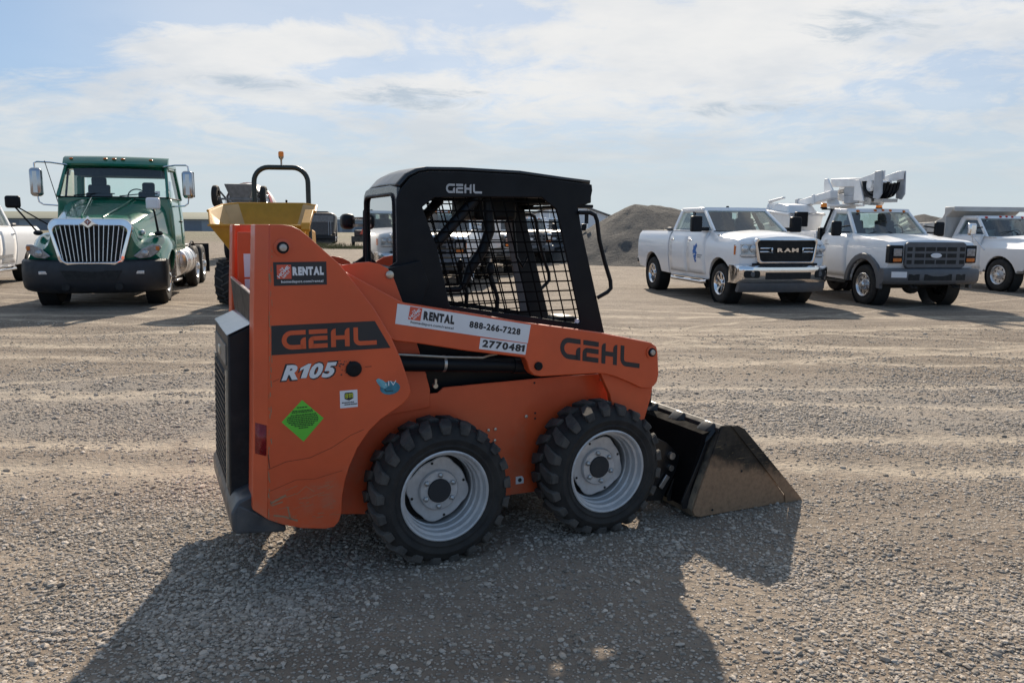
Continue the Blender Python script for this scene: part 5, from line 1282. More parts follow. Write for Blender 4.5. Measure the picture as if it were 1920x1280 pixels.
# conventional truck with black front tyre at the foot of the gravel pile
q = cab_truck('parked_truck', 'white truck with tall black mirrors at the foot of the gravel pile', 'truck', (2.05,36.5,0), R(-100), BG, flares=True, extras=False, glass='glass_dark'); dual_rear(q, -3.6)
obj('box_body', MB().box(-4.8,-1.9,-1.0,1.0,.9,1.75), M['concrete_white'], q, bevel=.03)
obj('tall_mirror', MB().tube([(-.7,1.1,1.5),(-.65,1.35,1.55),(-.65,1.35,2.3)], .02, 6).box(-.70,-.60,1.26,1.44,1.75,2.25), M['black'], q, bevel=.02)
def rrx(hw0, hw1, z0, z1, r_=.07, n=4):
    return arc(hw1-r_,z1-r_,r_,0,90,n)+arc(-hw1+r_,z1-r_,r_,90,180,n)+arc(-hw0+r_,z0+r_,r_,180,270,n)+arc(hw0-r_,z0+r_,r_,270,360,n)
def ringxx(o_, i_, x0, x1):
    n = len(o_); v = [(x0,y,z) for y,z in o_]+[(x1,y,z) for y,z in o_]+[(x1,y,z) for y,z in i_]+[(x0,y,z) for y,z in i_]; f = []
    for k in range(n):
        j = (k+1) % n; f += [(k,j,n+j,n+k),(n+k,n+j,2*n+j,2*n+k),(2*n+k,2*n+j,3*n+j,3*n+k)]
    return MB().add(v, f)
M['mirror_shell'] = pm('mirror_shell_chrome', (.42,.44,.48), .12, 1.0, var=.05)
# ------------------------------------------------------------------ green day-cab tractor
def build_tractor():
    T = thing('semi_truck', 'dark green day cab semi truck with big chrome grille', 'semi truck', (-8.12,15.48,0), math.atan2(-.966,.257))
    Gn = M['green']
    ST = [(1.10,[(0,1.64),(.40,1.62),(.60,1.54),(.68,1.36),(.74,1.16),(.86,1.08),(.98,1.05),(1.10,1.00),(1.15,.88)]),
          (1.00,[(0,1.69),(.45,1.67),(.67,1.58),(.72,1.40),(.77,1.20),(.88,1.16),(1.02,1.13),(1.15,1.03),(1.19,.86)]),
          (.70,[(0,1.75),(.50,1.73),(.73,1.63),(.77,1.42),(.81,1.28),(.93,1.31),(1.08,1.26),(1.20,1.10),(1.22,.84)]),
          (.35,[(0,1.82),(.52,1.80),(.77,1.70),(.80,1.48),(.85,1.36),(.96,1.41),(1.10,1.37),(1.22,1.22),(1.23,1.06)]),
          (.0,[(0,1.90),(.55,1.88),(.81,1.77),(.84,1.55),(.88,1.39),(.98,1.43),(1.11,1.39),(1.22,1.25),(1.23,1.10)]),
          (-.45,[(0,2.00),(.6,1.98),(.87,1.86),(.91,1.60),(.94,1.40),(1.01,1.38),(1.11,1.33),(1.21,1.18),(1.22,.98)]),
          (-.72,[(0,2.08),(.66,2.05),(.93,1.93),(.97,1.66),(1.0,1.42),(1.05,1.33),(1.12,1.28),(1.19,1.14),(1.20,.72)]),
          (-.93,[(0,2.13),(.7,2.10),(.97,1.98),(1.01,1.70),(1.04,1.42),(1.07,1.30),(1.12,1.25),(1.17,1.12),(1.18,.66)])]
    g = []
    for x, p in ST:
        full = [(x-.16*abs(y)**2.2*(1 if x > .6 else .3 if x > .3 else 0), y, z) for y, z in p]
        g.append([(a,-b,c) for a,b,c in reversed(full[1:])]+full)
    front = g[0]; hood = MB().sheet(g); n = len(front)
    hood.add(front+[(1.02-.16*abs(y)**2.2, y*.97, .84) for _,y,_ in front], [(i,i+1,n+i+1,n+i) for i in range(n-1)])
    hd = obj('hood', hood, Gn, T, smooth=50, sub=1, solid=.0, recalc=True)
    obj('hood_crease', MB().tube([(-.9,.42,2.135),(0,.30,1.912),(.9,.18,1.715)],.016,6).tube([(-.9,-.42,2.135),(0,-.30,1.912),(.9,-.18,1.715)],.016,6), Gn, hd)
    obj('engine_bay', MB().box(-.9,.95,-.62,.62,.55,1.5), M['dark'], T)
    # grille
    gr = empty('grille', (0,0,0), 0, T); bow = lambda x,y,z: (x+.05-.16*(abs(y)/.75)**2.2*.9-.10*max(0,(z-1.2)), y, z)
    obj('surround', ringxx(rrx(.575,.715,.805,1.67,.17,6), rrx(.505,.625,.875,1.535,.12,6), 1.08, 1.19).xf(bow), M['chrome'], gr, bevel=.02, smooth=50)
    obj('grille_back', MB().prism(rrx(.52,.64,.87,1.56,.13), 1.08, 1.10, axis='x').cut(1, np.linspace(-.6,.6,13)).xf(bow), M['dark'], gr)
    for k in range(-7, 8):
        yt, yb = k*.083, k*.067
        z1 = 1.56-(.02 if abs(k) == 7 else 0)
        obj('grille_bar', MB().hexa([(1.11,yb-.011,.885),(1.165,yb-.006,.885),(1.165,yb+.006,.885),(1.11,yb+.011,.885)],[(1.11,yt-.012,z1),(1.165,yt-.006,z1),(1.165,yt+.006,z1),(1.11,yt+.012,z1)]).xf(bow), M['alu'], gr)
    g = MB().prism([(0,1.72),(.075,1.62),(.16,1.565),(.10,1.555),(0,1.49),(-.10,1.555),(-.16,1.565),(-.075,1.62)],1.165,1.235,axis='x'); em = obj('crest', g, M['chrome'], gr, bevel=.01)
    obj('emblem', MB().prism([(0,1.665),(.06,1.61),(0,1.545),(-.06,1.61)],1.23,1.243,axis='x'), M['reflect_red'], em)
    obj('emblem_bars', MB().prism([(-.035,1.603),(.035,1.603),(.035,1.615),(-.035,1.615)],1.2425,1.246,axis='x').prism([(-.008,1.575),(.008,1.575),(.008,1.64),(-.008,1.64)],1.2425,1.246,axis='x'), M['white_decal'], em)
    # headlamps: swept almond lenses following the fender
    for s in (1,-1):
        P = [(.70,.98),(.80,.93),(.98,.95),(1.10,1.03),(1.165,1.13),(1.14,1.19),(1.02,1.19),(.86,1.12)]
        def fx(y, e): return 1.115-.16*y**2.2-.55*max(0,y-.92)**1.5+e
        g = MB(); v0 = [(fx(y,.0),s*y,z) for y,z in P]; v1 = [(fx(y,.05),s*(y),z) for y,z in P]; n_ = len(P)
        g.add(v0+v1, [tuple(range(n_,2*n_)), tuple(reversed(range(n_)))]+[(i,(i+1)%n_,n_+(i+1)%n_,n_+i) for i in range(n_)])
        hl = obj('headlight', g, M['lens'], T, bevel=.015)
        obj('lamp_housing', MB().lathe([(.07,0),(.06,.02),(.001,.03)], (fx(.90,.048),s*.90,1.03), axis='x', n=16), M['lamp_dark'], hl)
        obj('turn_lamp', MB().box(fx(1.10,.02),fx(1.10,.06),s*1.10-.035,s*1.10+.035,1.08,1.16), M['amber_dull'], hl, bevel=.012)
    # bumper
    bp = lambda x,y,z: (x-.20*abs(y/1.2)**3-.05*abs(y/1.2)**12, y, z)
    prof = [(1.10,.90),(1.20,.86),(1.24,.72),(1.22,.50),(1.16,.34),(1.0,.28),(.80,.30),(.80,.86)]
    def zt(y): return .02*abs(y)
    rings = [[bp(x,y,z+(zt(y) if z > .8 else 0)+(.05*abs(y/1.2)**4 if z < .4 else 0)) for x,z in prof] for y in np.linspace(-1.23,1.23,31)]
    bm_ = obj('front_bumper', MB().loft([[tuple(p) for p in r_] for r_ in rings]), pm('bumper_plastic', (.016,.019,.025), .5, var=.12, dust=.12, dust_top=.8), T, smooth=50, bevel=.0)
    obj('air_intake', MB().prism([(-.52,.72),(.52,.72),(.42,.54),(-.42,.54)],1.19,1.238,axis='x'), M['dark'], bm_)
    for s in (1,-1):
        obj('fog_lamp', MB().box(1.13,1.205,s*.80-.09,s*.80+.09,.65,.71).xf(lambda x,y,z: (x-.02,y,z)), M['lamp'], bm_, bevel=.008)
        obj('tow_hole', MB().cyl((1.17,s*.45,.42),.07,-.03,.045,axis='x',n=14), M['dark'], bm_)
    # cab
    CB = [(-.95,.62),(-.95,2.13),(-2.62,2.13),(-2.64,.95),(-2.50,.62)]
    hw = lambda z: lerp_tab([(.6,1.08),(1.0,1.12),(1.6,1.10),(2.13,1.065)], z)
    obj('cab_body', shell(CB, 1.0, (-1.4,-2.0), (-.6,0,.6), (.9,1.3,1.7,2.0), lambda x,y,z: (x,y*hw(z),z)), Gn, T, bevel=.03)
    greenhouse(T, Gn, dict(FB=(-.93,1.05,2.13), FT=(-1.38,.97,2.79), RT=(-2.42,.97,2.83), RB=(-2.60,1.05,2.13)), M['glass_light'], bulge=.20, seats=((-1.75,-.50),), seat_z=1.5, crown=.14, roof_t=.09)
    g = MB().prism([(-1.95,1.5),(-1.4,1.5),(-1.4,1.66),(-1.85,1.66),(-1.92,2.30),(-2.08,2.30)], .28, .70).prism([(-1.94,2.28),(-2.06,2.28),(-2.08,2.50),(-1.97,2.50)], .36, .62); obj('seat', g, M['seat'], T, bevel=.05, seg=3)
    obj('sun_visor', MB().loft([[(x-.20*abs(v)**2+.20,1.02*v,z) for x,z in ((-1.50,2.80),(-1.33,2.79),(-1.31,2.83),(-1.40,2.95),(-1.55,3.0))] for v in np.linspace(-1,1,13)]), Gn, T, smooth=50)
    obj('cab_headliner', MB().box(-2.35,-1.45,-.85,.85,2.60,2.80), M['dark'], T)
    for y in (-.85,-.17,0,.17,.70): obj('roof_marker', MB().ball((-1.185-.20*y*y, y, 2.935), .04,.045,.02, 8, 6), M['amber_dull'], T)
    for s in (1,-1):
        g = [[(x, s*(hw(z)+.006), z) for x in np.linspace(-1.02,-2.30,6)] for z in np.linspace(.85,2.11,8)]
        d = obj('door', MB().sheet(g), Gn, T, smooth=60, solid=.012)
        obj('handle', MB().box(-2.22,-2.05,s*1.115-.02,s*1.115+.02,1.62,1.66), M['black'], d, bevel=.008)
        obj('window_post', MB().beam((-1.32,s*1.005,2.13),(-1.48,s*.955,2.78),.03,.03), M['black'], T)
        # door mirrors on tube arms
        mi = obj('door_mirror', MB().tube([(-1.30,s*.93,2.80),(-1.12,s*1.20,2.83),(-1.05,s*1.42,2.83),(-1.03,s*1.47,2.80),(-1.03,s*1.47,2.70)],.018,8), M['chrome'], T)
        obj('mirror_arm', MB().tube([(-1.03,s*1.45,2.16),(-1.03,s*1.43,2.02),(-1.06,s*1.36,1.97),(-1.12,s*1.04,1.95)],.016,8), M['chrome'], mi)
        obj('mirror_head', MB().box(-1.12,-.93,s*1.45-.115,s*1.45+.115,2.13,2.71), M['mirror_shell'], mi, bevel=.075, seg=5)
        obj('mirror_back', MB().box(-1.115,-1.098,s*1.47-.10,s*1.47+.10,2.16,2.69), M['black'], mi, bevel=.01)
        # hood-top mirrors on struts
        hx = -1.42 if s < 0 else 1.0
        fm = obj('fender_mirror', MB().tube([(.52,hx,1.93),(.44,s*1.06,1.40)],.018,6).tube([(.52,hx,1.93),(.20,s*(.86 if s < 0 else 1.0),1.50 if s < 0 else 1.42)],.014,6), M['black'], T)
        g = MB().box(.46,.56,hx-.13,hx+.13,1.86,2.09); obj('mirror_head', g, M['black'] if s < 0 else M['white_decal'], fm, bevel=.045, seg=3)
        obj('mirror_foot', MB().ball((.44,s*1.06,1.40),.10,.08,.05,10,6), M['black'], fm)
        obj('arch_liner', MB().lathe([(.60,-.18),(.60,.14)], (0,s*.95,.52), n=30), M['dark'], T)
    obj('hood_lamp', MB().ball((.60,.80,1.42),.06,.05,.055,12,8), M['lamp'], T)
    obj('cab_aerial', MB().tube([(-.98,-1.06,1.98),(-1.02,-1.27,2.85)],.008,5), M['black'], T)
    obj('wiper', MB().tube([(-.75,.15,2.15),(-.86,.5,2.20),(-.93,.85,2.22)],.012,5).tube([(-.72,-.7,2.15),(-.80,-.3,2.20),(-.80,.05,2.20)],.012,5), M['black'], T)
    obj('windshield_sticker', MB().box(-.93,-.925,.80,.90,2.17,2.27), M['white_decal'], T)
    # frame, fuel tank with straps, steps, stack, rear axles
    obj('frame_rail', MB().box(-7.2,.9,-.46,-.36,.72,1.0).box(-7.2,.9,.36,.46,.72,1.0).box(-6.8,-2.6,-.36,.36,.78,.86), M['chassis'], T)
    obj('front_axle', MB().tube([(0,-.9,.50),(0,.9,.50)],.07,10).box(-.5,.9,-.5,.5,.45,.62), M['chassis'], T)
    for s in (1,-1):
        tk = obj('fuel_tank', MB().lathe([(.001,-3.35),(.25,-3.35),(.33,-3.30),(.34,-3.2),(.34,-1.85),(.33,-1.75),(.25,-1.70),(.001,-1.70)], (0,s*.92,.74), axis='x', n=28), M['alu'], T)
        for x in (-1.95,-2.15,-2.75,-3.1): obj('tank_strap', MB().lathe([(.342,x-.03),(.35,x-.03),(.35,x+.03),(.342,x+.03)], (0,s*.92,.74), axis='x', n=28), M['chrome'], tk)
        obj('step', MB().box(-1.66,-.95,s*1.02-.14,s*1.02+.12,.36,.40), M['alu'], T, bevel=.006); obj('step_box', MB().box(-1.66,-1.05,s*.92-.20,s*.92+.20,.45,.98), M['alu'], T, bevel=.02)
        obj('deck_plate', MB().box(-3.4,-2.7,s*.92-.16,s*.92+.16,1.09,1.12), M['alu'], T, bevel=.006)
        truck_wheel(T, (0,s*.98,.52), .52, .29, .29, 'holes', (M['chrome'],), s < 0)
        for x in (-4.5,-5.85):
            for y in (.98,.66): truck_wheel(T, (x,s*y,.52), .52, .27, .29, 'holes', (M['alu'],), s < 0)
        obj('mud_flap', MB().box(-6.75,-6.73,s*.85-.3,s*.85+.3,.25,1.05), M['black'], T)
        obj('fender_hoop', MB().tube([(-4.5+.64*math.cos(a), s*1.0, .52+.64*math.sin(a)) for a in np.linspace(.3,2.4,9)],.02,6), M['black'], T)
    obj('exhaust_stack', MB().tube([(-2.82,.78,1.0),(-2.82,.78,2.35)],.085,14).tube([(-2.82,.78,2.35),(-2.90,.78,2.55)],.06,12), M['chrome'], T)
    obj('air_tank', MB().tube([(-2.78,.55,1.25),(-2.78,.98,1.25)],.12,12), M['zinc'], T); obj('heat_shield', MB().box(-2.95,-2.92,.62,.94,1.2,2.0), M['zinc'], T)
    obj('fifth_wheel', MB().box(-5.7,-4.8,-.45,.45,1.05,1.18), M['chassis'], T, bevel=.03); obj('air_hose', MB().tube([(-2.7,.2,1.9),(-3.2,.25,1.3),(-3.6,.1,1.2)],.03,6), M['black'], T)
build_tractor()

# ------------------------------------------------------------------ yellow site dumper
def build_dumper():
    T = thing('site_dumper', 'yellow site dumper with a dark roll bar topped by an amber beacon', 'dumper', (-5.02,15.55,0), math.atan2(-1,.1))
    sk = empty('skip', (0,0,0), 0, T); Y_ = M['yellow']
    # open skip: low front lip, higher back and cheeks
    FL = [(.85,-.82,1.56),(.85,.98,1.56)]; rim_b = [(-.62,-1.0,1.98),(-.62,1.16,1.98)]
    bot = [(.35,-.42,.86),(.35,.58,.86),(-.45,.58,.80),(-.45,-.42,.80)]
    top = [(.85,-.78,1.57),(.85,.94,1.57),(.30,1.10,1.84),(-.45,1.02,1.97),(-.62,.75,2.01),(-.62,-.59,2.01),(-.45,-.86,1.97),(.30,-.94,1.84)]
    low = [(.35,-.35,.86),(.35,.51,.86),(.20,.58,.85),(-.30,.55,.82),(-.45,.40,.80),(-.45,-.24,.80),(-.30,-.39,.82),(.20,-.42,.85)]
    g = MB(); n = 8
    g.add(low+top, [(i,(i+1)%n,n+(i+1)%n,n+i) for i in range(n)]+[tuple(reversed(range(n)))]); obj('skip_body', g, Y_, sk, solid=.03, smooth=20)
    g2 = MB(); sh = lambda p, k: (.12+(p[0]-.12)*k, .08+(p[1]-.08)*k, p[2]); LL = [sh(p,.955) for p in low]; TT = [(sh(p,.965)[0],sh(p,.965)[1],p[2]-.004) for p in top]
    g2.add(LL+TT, [(i,(i+1)%n,n+(i+1)%n,n+i) for i in range(n)]); obj('skip_lining', g2, M['yellow_dusty'], sk, smooth=20)
    obj('front_lip', MB().beam((.86,-.80,1.565),(.86,.96,1.565),.06,.035), Y_, sk, bevel=.008)
    for s, y in ((1,.96),):
        obj('cheek', MB().prism([(.83,1.45),(.90,1.50),(.86,1.62),(.34,1.88),(.27,1.82),(.80,1.56)], y-.04*s, y+.12*s), Y_, sk, bevel=.008)
    obj('rim_flange', MB().tube([top[2],top[3],top[4],top[5],top[6],top[7]], .028, 8), Y_, sk)
    # chassis and wheels
    obj('chassis', MB().prism([(.55,.45),(.55,.78),(-.5,.82),(-.9,.95),(-2.7,1.0),(-2.75,.55),(-1.0,.42)], -.32, .48), M['chassis'], T, bevel=.02)
    obj('engine_cover', MB().prism([(-1.7,1.0),(-1.65,1.55),(-2.65,1.45),(-2.75,1.0)], -.50, .66), Y_, T, bevel=.05, seg=3)
    obj('seat', MB().prism([(-1.25,1.35),(-1.7,1.35),(-1.85,1.98),(-1.78,2.03),(-1.62,1.52),(-1.25,1.50)], -.16, .34), M['seat'], T, bevel=.03)
    P = [(-1.05+.08*math.sin(a), .08+.21*math.cos(a), 1.95+.07*math.sin(a)) for a in np.linspace(0,2*math.pi,19)]
    obj('steering_wheel', MB().tube(P, .016, 6, cap=False).tube([(-1.05,.08,1.95),(-.85,.08,1.3)],.03,8), M['black'], T)
    obj('console', MB().box(-.95,-.75,-.12,.28,1.0,1.7), M['black'], T, bevel=.03)
    obj('gear_lever', MB().tube([(-1.1,.30,1.4),(-1.1,.30,2.06)],.014,6).ball((-1.1,.30,2.08),.025,.025,.035,8,6), M['black'], T)
    y0, y1, zt_ = -.50, .66, 2.83
    P = [(-1.75,y0,1.0),(-1.75,y0,zt_-.34)]+[(-1.75,y,z) for y,z in arc(y0+.32,zt_-.32,.32,180,90,7)]+[(-1.75,y,z) for y,z in arc(y1-.32,zt_-.32,.32,90,0,7)]+[(-1.75,y1,zt_-.34),(-1.75,y1,1.0)]
    rb = obj('roll_bar', MB().tube(P, .055, 12), M['rops_green'], T); obj('joint', MB().box(-1.82,-1.68,y1-.08,y1+.08,1.92,2.0).box(-1.82,-1.68,y0-.08,y0+.08,1.92,2.0), M['rops_green'], rb)
    bc = obj('amber_beacon', MB().lathe([(.02,2.87),(.02,2.99),(.05,3.03),(.06,3.06)], (-1.75,.10,0), axis='z', n=14), M['steel'], T)
    obj('lens', MB().lathe([(.058,3.06),(.06,3.14),(.05,3.17),(.001,3.18)], (-1.75,.10,0), axis='z', n=16), M['amber'], bc)
    me_ = {}
    for x, s in ((0,1),(0,-1),(-1.95,1),(-1.95,-1)):
        w = empty('wheel', (x,.08+s*.78,.455), 0 if s < 0 else math.pi, T)
        if not me_:
            g = MB().lathe([(.22,-.10),(.25,-.15),(.36,-.165),(.415,-.14),(.425,-.05),(.425,.05),(.415,.14),(.36,.165),(.25,.15),(.22,.10)], n=36); a = obj('tyre', g, M['rubber'], w)
            g = MB()
            for sd in (0,1):
                for k in range(16):
                    a0 = 2*math.pi*(k+.5*sd)/16
                    P = lambda y, da, r_: (r_*math.cos(a0+da), y if not sd else -y, r_*math.sin(a0+da))
                    g.hexa([P(-.16,.26,.395),P(-.16,.34,.395),P(.02,.10,.42),P(.02,.0,.42)],[P(-.15,.26,.448),P(-.15,.33,.448),P(.02,.09,.455),P(.02,.01,.455)])
            b = obj('tread', g, M['lug'], w); c = obj('rim', MB().lathe([(.235,-.14),(.22,-.12),(.20,-.03),(.09,-.02),(.001,-.03)], n=28), Y_, w); me_ = dict(tyre=a.data, tread=b.data, rim=c.data)
        else:
            for k, q in me_.items(): link(k, q, None, w)
    obj('front_axle', MB().tube([(0,-.70,.455),(0,.86,.455)],.09,12).tube([(-1.95,-.70,.455),(-1.95,.86,.455)],.09,12), M['chassis'], T)
    obj('tip_ram', MB().tube([(-.35,-.10,.75),(.15,-.10,.95)],.04,8).tube([(-.35,.26,.75),(.15,.26,.95)],.04,8), M['steel'], T)
build_dumper()

# ------------------------------------------------------------------ concrete mixer seen from behind
def build_mixer():
    T = thing('concrete_mixer_truck', 'concrete mixer truck seen from behind with a white drum and raised rear wheels', 'mixer truck', (-12.15,35.0,0), R(99))
    obj('drum', MB().lathe([(.45,0),(.62,.05),(.95,.9),(1.18,1.9),(1.18,2.7),(.85,3.9),(.5,4.3)], (0,0,0), axis='x', n=32).xf(lambda x,y,z: (.5+x*.97+z*.2, y, 2.75-x*.20+z*.98)), M['concrete_white'], T, smooth=50)
    obj('drum_band', MB().lathe([(1.02,1.05),(1.03,1.05),(1.10,1.40),(1.09,1.40)], (0,0,0), axis='x', n=32).xf(lambda x,y,z: (.5+x*.97+z*.2, y, 2.757-x*.20+z*.985)), M['red_lamp'], T)
    obj('drum_ring', MB().lathe([(.66,.0),(.72,.0),(.76,.12),(.70,.12)], (0,0,0), axis='x', n=28).xf(lambda x,y,z: (.5+x*.97+z*.2, y, 2.75-x*.20+z*.98)), M['black'], T)
    g = MB().hexa([(-.25,-.35,2.55),(.45,-.35,2.55),(.45,.35,2.55),(-.25,.35,2.55)],[(-.55,-.62,3.36),(.40,-.55,3.42),(.40,.55,3.42),(-.55,.62,3.36)]); obj('hopper', g, M['mixer_grey'], T, bevel=.03)
    obj('chute', MB().hexa([(-.75,-.22,2.0),(-.15,-.30,2.5),(-.15,.30,2.5),(-.75,.22,2.0)],[(-.80,-.26,2.15),(-.2,-.36,2.68),(-.2,.36,2.68),(-.80,.26,2.15)]), M['mixer_grey'], T)
    obj('rear_frame', MB().beam((0,-.75,1.1),(.1,-.5,2.6),.10,.10).beam((0,.75,1.1),(.1,.5,2.6),.10,.10).beam((-.3,-.95,2.72),(-.3,.95,2.72),.09,.09).beam((.05,-.6,2.45),(.05,.6,2.45),.1,.12), M['mixer_grey'], T, bevel=.01)
    for s in (1,-1):
        obj('lift_arm', MB().beam((.3,s*.62,1.3),(-.30,s*.90,2.82),.10,.12).beam((0,s*.55,2.6),(-.30,s*.85,3.05),.06,.06), M['mixer_grey'], T)
        truck_wheel(T, (-.30,s*1.02,2.84), .47, .26, .26, 'holes', (M['alu'],), s < 0)
        for x in (2.0,3.3): truck_wheel(T, (x,s*.92,.52), .52, .5, .29, 'holes', (M['alu'],), s < 0)
        truck_wheel(T, (7.0,s*.95,.52), .52, .29, .29, 'holes', (M['alu'],), s < 0)
    obj('frame_rail', MB().box(.2,7.4,-.45,.45,.8,1.15), M['chassis'], T)
    obj('pedestal', MB().prism([(3.6,1.1),(4.5,1.1),(4.4,2.1),(4.0,2.1)], -.5, .5), M['mixer_grey'], T)
    obj('cab', MB().prism([(5.3,.9),(7.5,.9),(7.6,1.6),(6.9,1.8),(6.6,2.6),(5.3,2.6)], -1.1, 1.1), M['white_b'], T, bevel=.06, seg=3)
    obj('rear_window', MB().box(5.285,5.30,-.7,.7,1.9,2.4), M['glass_dark'], T); obj('water_tank', MB().cyl((4.9,-.3,1.5), .3, 0, 1.4, n=18), M['concrete_white'], T)
build_mixer()

# ------------------------------------------------------------------ dark tank truck far off
def build_dark_truck():
    T = thing('tank_truck', 'dark grey truck standing far back in the open yard, its rear towards the loader', 'truck', (-16.9,69.0,0), R(101))
    rings = []
    for x in (0,.1,4.8,5.0):
        k = .95 if x in (0,5.0) else 1.0
        rings.append([(x, k*y, 1.45+(z-1.45)*k) for y,z in rrx(1.0,1.15,.75,2.72,.38,5)])
    obj('body', MB().loft(rings), pm('dark_body', (.055,.055,.060), .45, var=.2, dust=.3, dust_top=2.5), T, smooth=40)
    obj('upper_band', MB().box(-.02,.05,-1.0,1.0,1.9,2.5), M['mixer_grey'], T, bevel=.05); obj('top_hatch', MB().box(.5,4.2,-.5,.5,2.72,2.86), M['chassis'], T, bevel=.03)
    for y in (-.75,-.55): obj('ladder_rail', MB().box(-.06,-.03,y-.02,y+.02,.5,2.0), M['grey_decal'], T)
    obj('rear_bumper', MB().box(-.1,.05,-1.1,1.1,.45,.75), M['chassis'], T, bevel=.02)
    obj('rear_flap', MB().box(.05,.09,-1.05,1.05,.12,.75), M['chassis'], T)
    obj('cab', MB().prism([(5.2,.8),(7.2,.8),(7.3,1.5),(6.9,2.5),(5.2,2.5)], -1.1, 1.1), M['grey_plastic'], T, bevel=.06)
    obj('door_mirror', MB().beam((6.6,-1.1,2.3),(6.6,-1.45,2.35),.05,.05).box(6.5,6.65,-1.6,-1.4,1.9,2.5), M['grey_plastic'], T)
    for s in (1,-1):
        for x in (.9,2.1,6.2): truck_wheel(T, (x,s*.95,.5), .5, .3, .28, 'holes', (M['alu'],), s < 0)
build_dark_truck()

# ------------------------------------------------------------------ pickup cut off by the frame, beside the green truck
def build_edge_pickup():
    src = next(o for o in scene.objects if o.name.startswith('crew_cab_pickup'))
    c = copy_tree(src, None, skip=('lettering','blue_bird_logo','small_print','model_badge','fender_badge','tow_mirror','grille_blade'))
    c.name = 'crew_cab_pickup.001'; c.location = (-13.6,17.95,0); c.rotation_euler = (0,0,math.atan2(-.968,.25))
    tag(c, 'white pickup without logos, its bed partly behind the green semi truck', 'pickup truck')
    src['group'] = c['group'] = 'crew cab pickups in the parked row'
    for s in (1,-1): obj('lower_trim', MB().box(-2.36,-.66,s*.99-.012,s*.99+.012,.70,.80), M['alu'], c, bevel=.004)
build_edge_pickup()

# ------------------------------------------------------------------ gravel piles, shed and far things
def pile(name, label, cones, x0, x1, y0, y1, seed):
    nx, ny = int((x1-x0)/.22), int((y1-y0)/.22); X, Y = np.meshgrid(np.linspace(x0,x1,nx), np.linspace(y0,y1,ny), indexing='ij')
    H = np.full_like(X, -.3)
    for cx, cy, h, sl in cones:
        d = np.hypot(X-cx, Y-cy) + .5*(vnoise(X,Y,.5,seed)-.5)
        c = h - sl*(np.sqrt(d*d+.35)-.3); k = .30
        H = np.where(np.abs(H-c) < k, np.maximum(H,c)+(k-np.abs(H-c))**2/(4*k), np.maximum(H,c))
    ang = np.arctan2(X-cones[0][0], Y-cones[0][1])
    H += .16*(vnoise(X,Y,.8,seed+1)-.5) + .10*(vnoise(X,Y,2.2,seed+2)-.5) + .06*(vnoise(ang*9,Y*0,1.0,seed+3)-.5)*np.clip(H,0,1)
    H = np.maximum(H, -.25)
    g = MB(); g.v = [(float(a),float(b),float(c)) for a,b,c in zip(X.ravel()-x0, Y.ravel()-y0, H.ravel())]
    idx = np.arange(nx*ny).reshape(nx,ny)
    keep = (np.maximum.reduce([H[:-1,:-1],H[1:,:-1],H[1:,1:],H[:-1,1:]]) > -.22)
    F = np.stack([idx[:-1,:-1],idx[1:,:-1],idx[1:,1:],idx[:-1,1:]],-1)[keep]; g.f = [tuple(map(int,q)) for q in F]
    used = sorted({i for f in g.f for i in f}); mp = {i:k for k,i in enumerate(used)}; g.v = [g.v[i] for i in used]; g.f = [tuple(mp[i] for i in f) for f in g.f]
    o = obj(name, g, M['pile'], None, smooth=180, recalc=False); o.location = (x0,y0,0); tag(o, label, 'gravel pile', 'gravel piles behind the trucks')
mt = bpy.data.materials.new('pile_gravel'); mt.use_nodes = True; t = NT(mt.node_tree); b = t.n['Principled BSDF']
co = t.new('ShaderNodeTexCoord').outputs['Object']
n1 = t.noise(co, .55, 6, .6, dist=.8); n2 = t.noise(co, 6, 6, .7); n3 = t.noise(co, 22, 4, .7)
c = t.mix(t.ramp(n1, .38, .62), rgb((.118,.116,.113)), rgb((.178,.167,.152))); c = t.mix(t.ramp(n2, .35, .65, 0, .6), c, rgb((.085,.085,.087))); c = t.mix(t.ramp(n3, .55, .72, 0, .6), c, rgb((.26,.25,.235)))
t.l.new(c, b.inputs['Base Color']); b.inputs['Roughness'].default_value = .95; b.inputs['Specular IOR Level'].default_value = .2
bp = t.new('ShaderNodeBump'); bp.inputs['Distance'].default_value = .25; bp.inputs['Strength'].default_value = .9
t.l.new(t.math('ADD', n2, t.math('MULTIPLY', n3, .5)), bp.inputs['Height']); t.l.new(bp.outputs[0], b.inputs['Normal']); M['pile'] = mt
pile('gravel_pile', 'long grey gravel pile rising between the shed and the crew cab pickup', ((6.0,37.0,2.75,.55),(6.9,37.7,2.80,.54),(8.0,38.6,2.55,.52),(4.9,36.2,1.72,.52),(10.8,40,2.0,.5),(6.4,33.6,1.05,.42),(9.0,34.5,1.0,.4)), -.5, 17, 29, 46, 40)
pile('gravel_pile', 'grey gravel pile with its top showing between the lift truck and the tipper', ((25.8,49,2.55,.36),(29.0,50,2.85,.40),(33,51,2.5,.4)), 16, 43, 40, 59, 60)

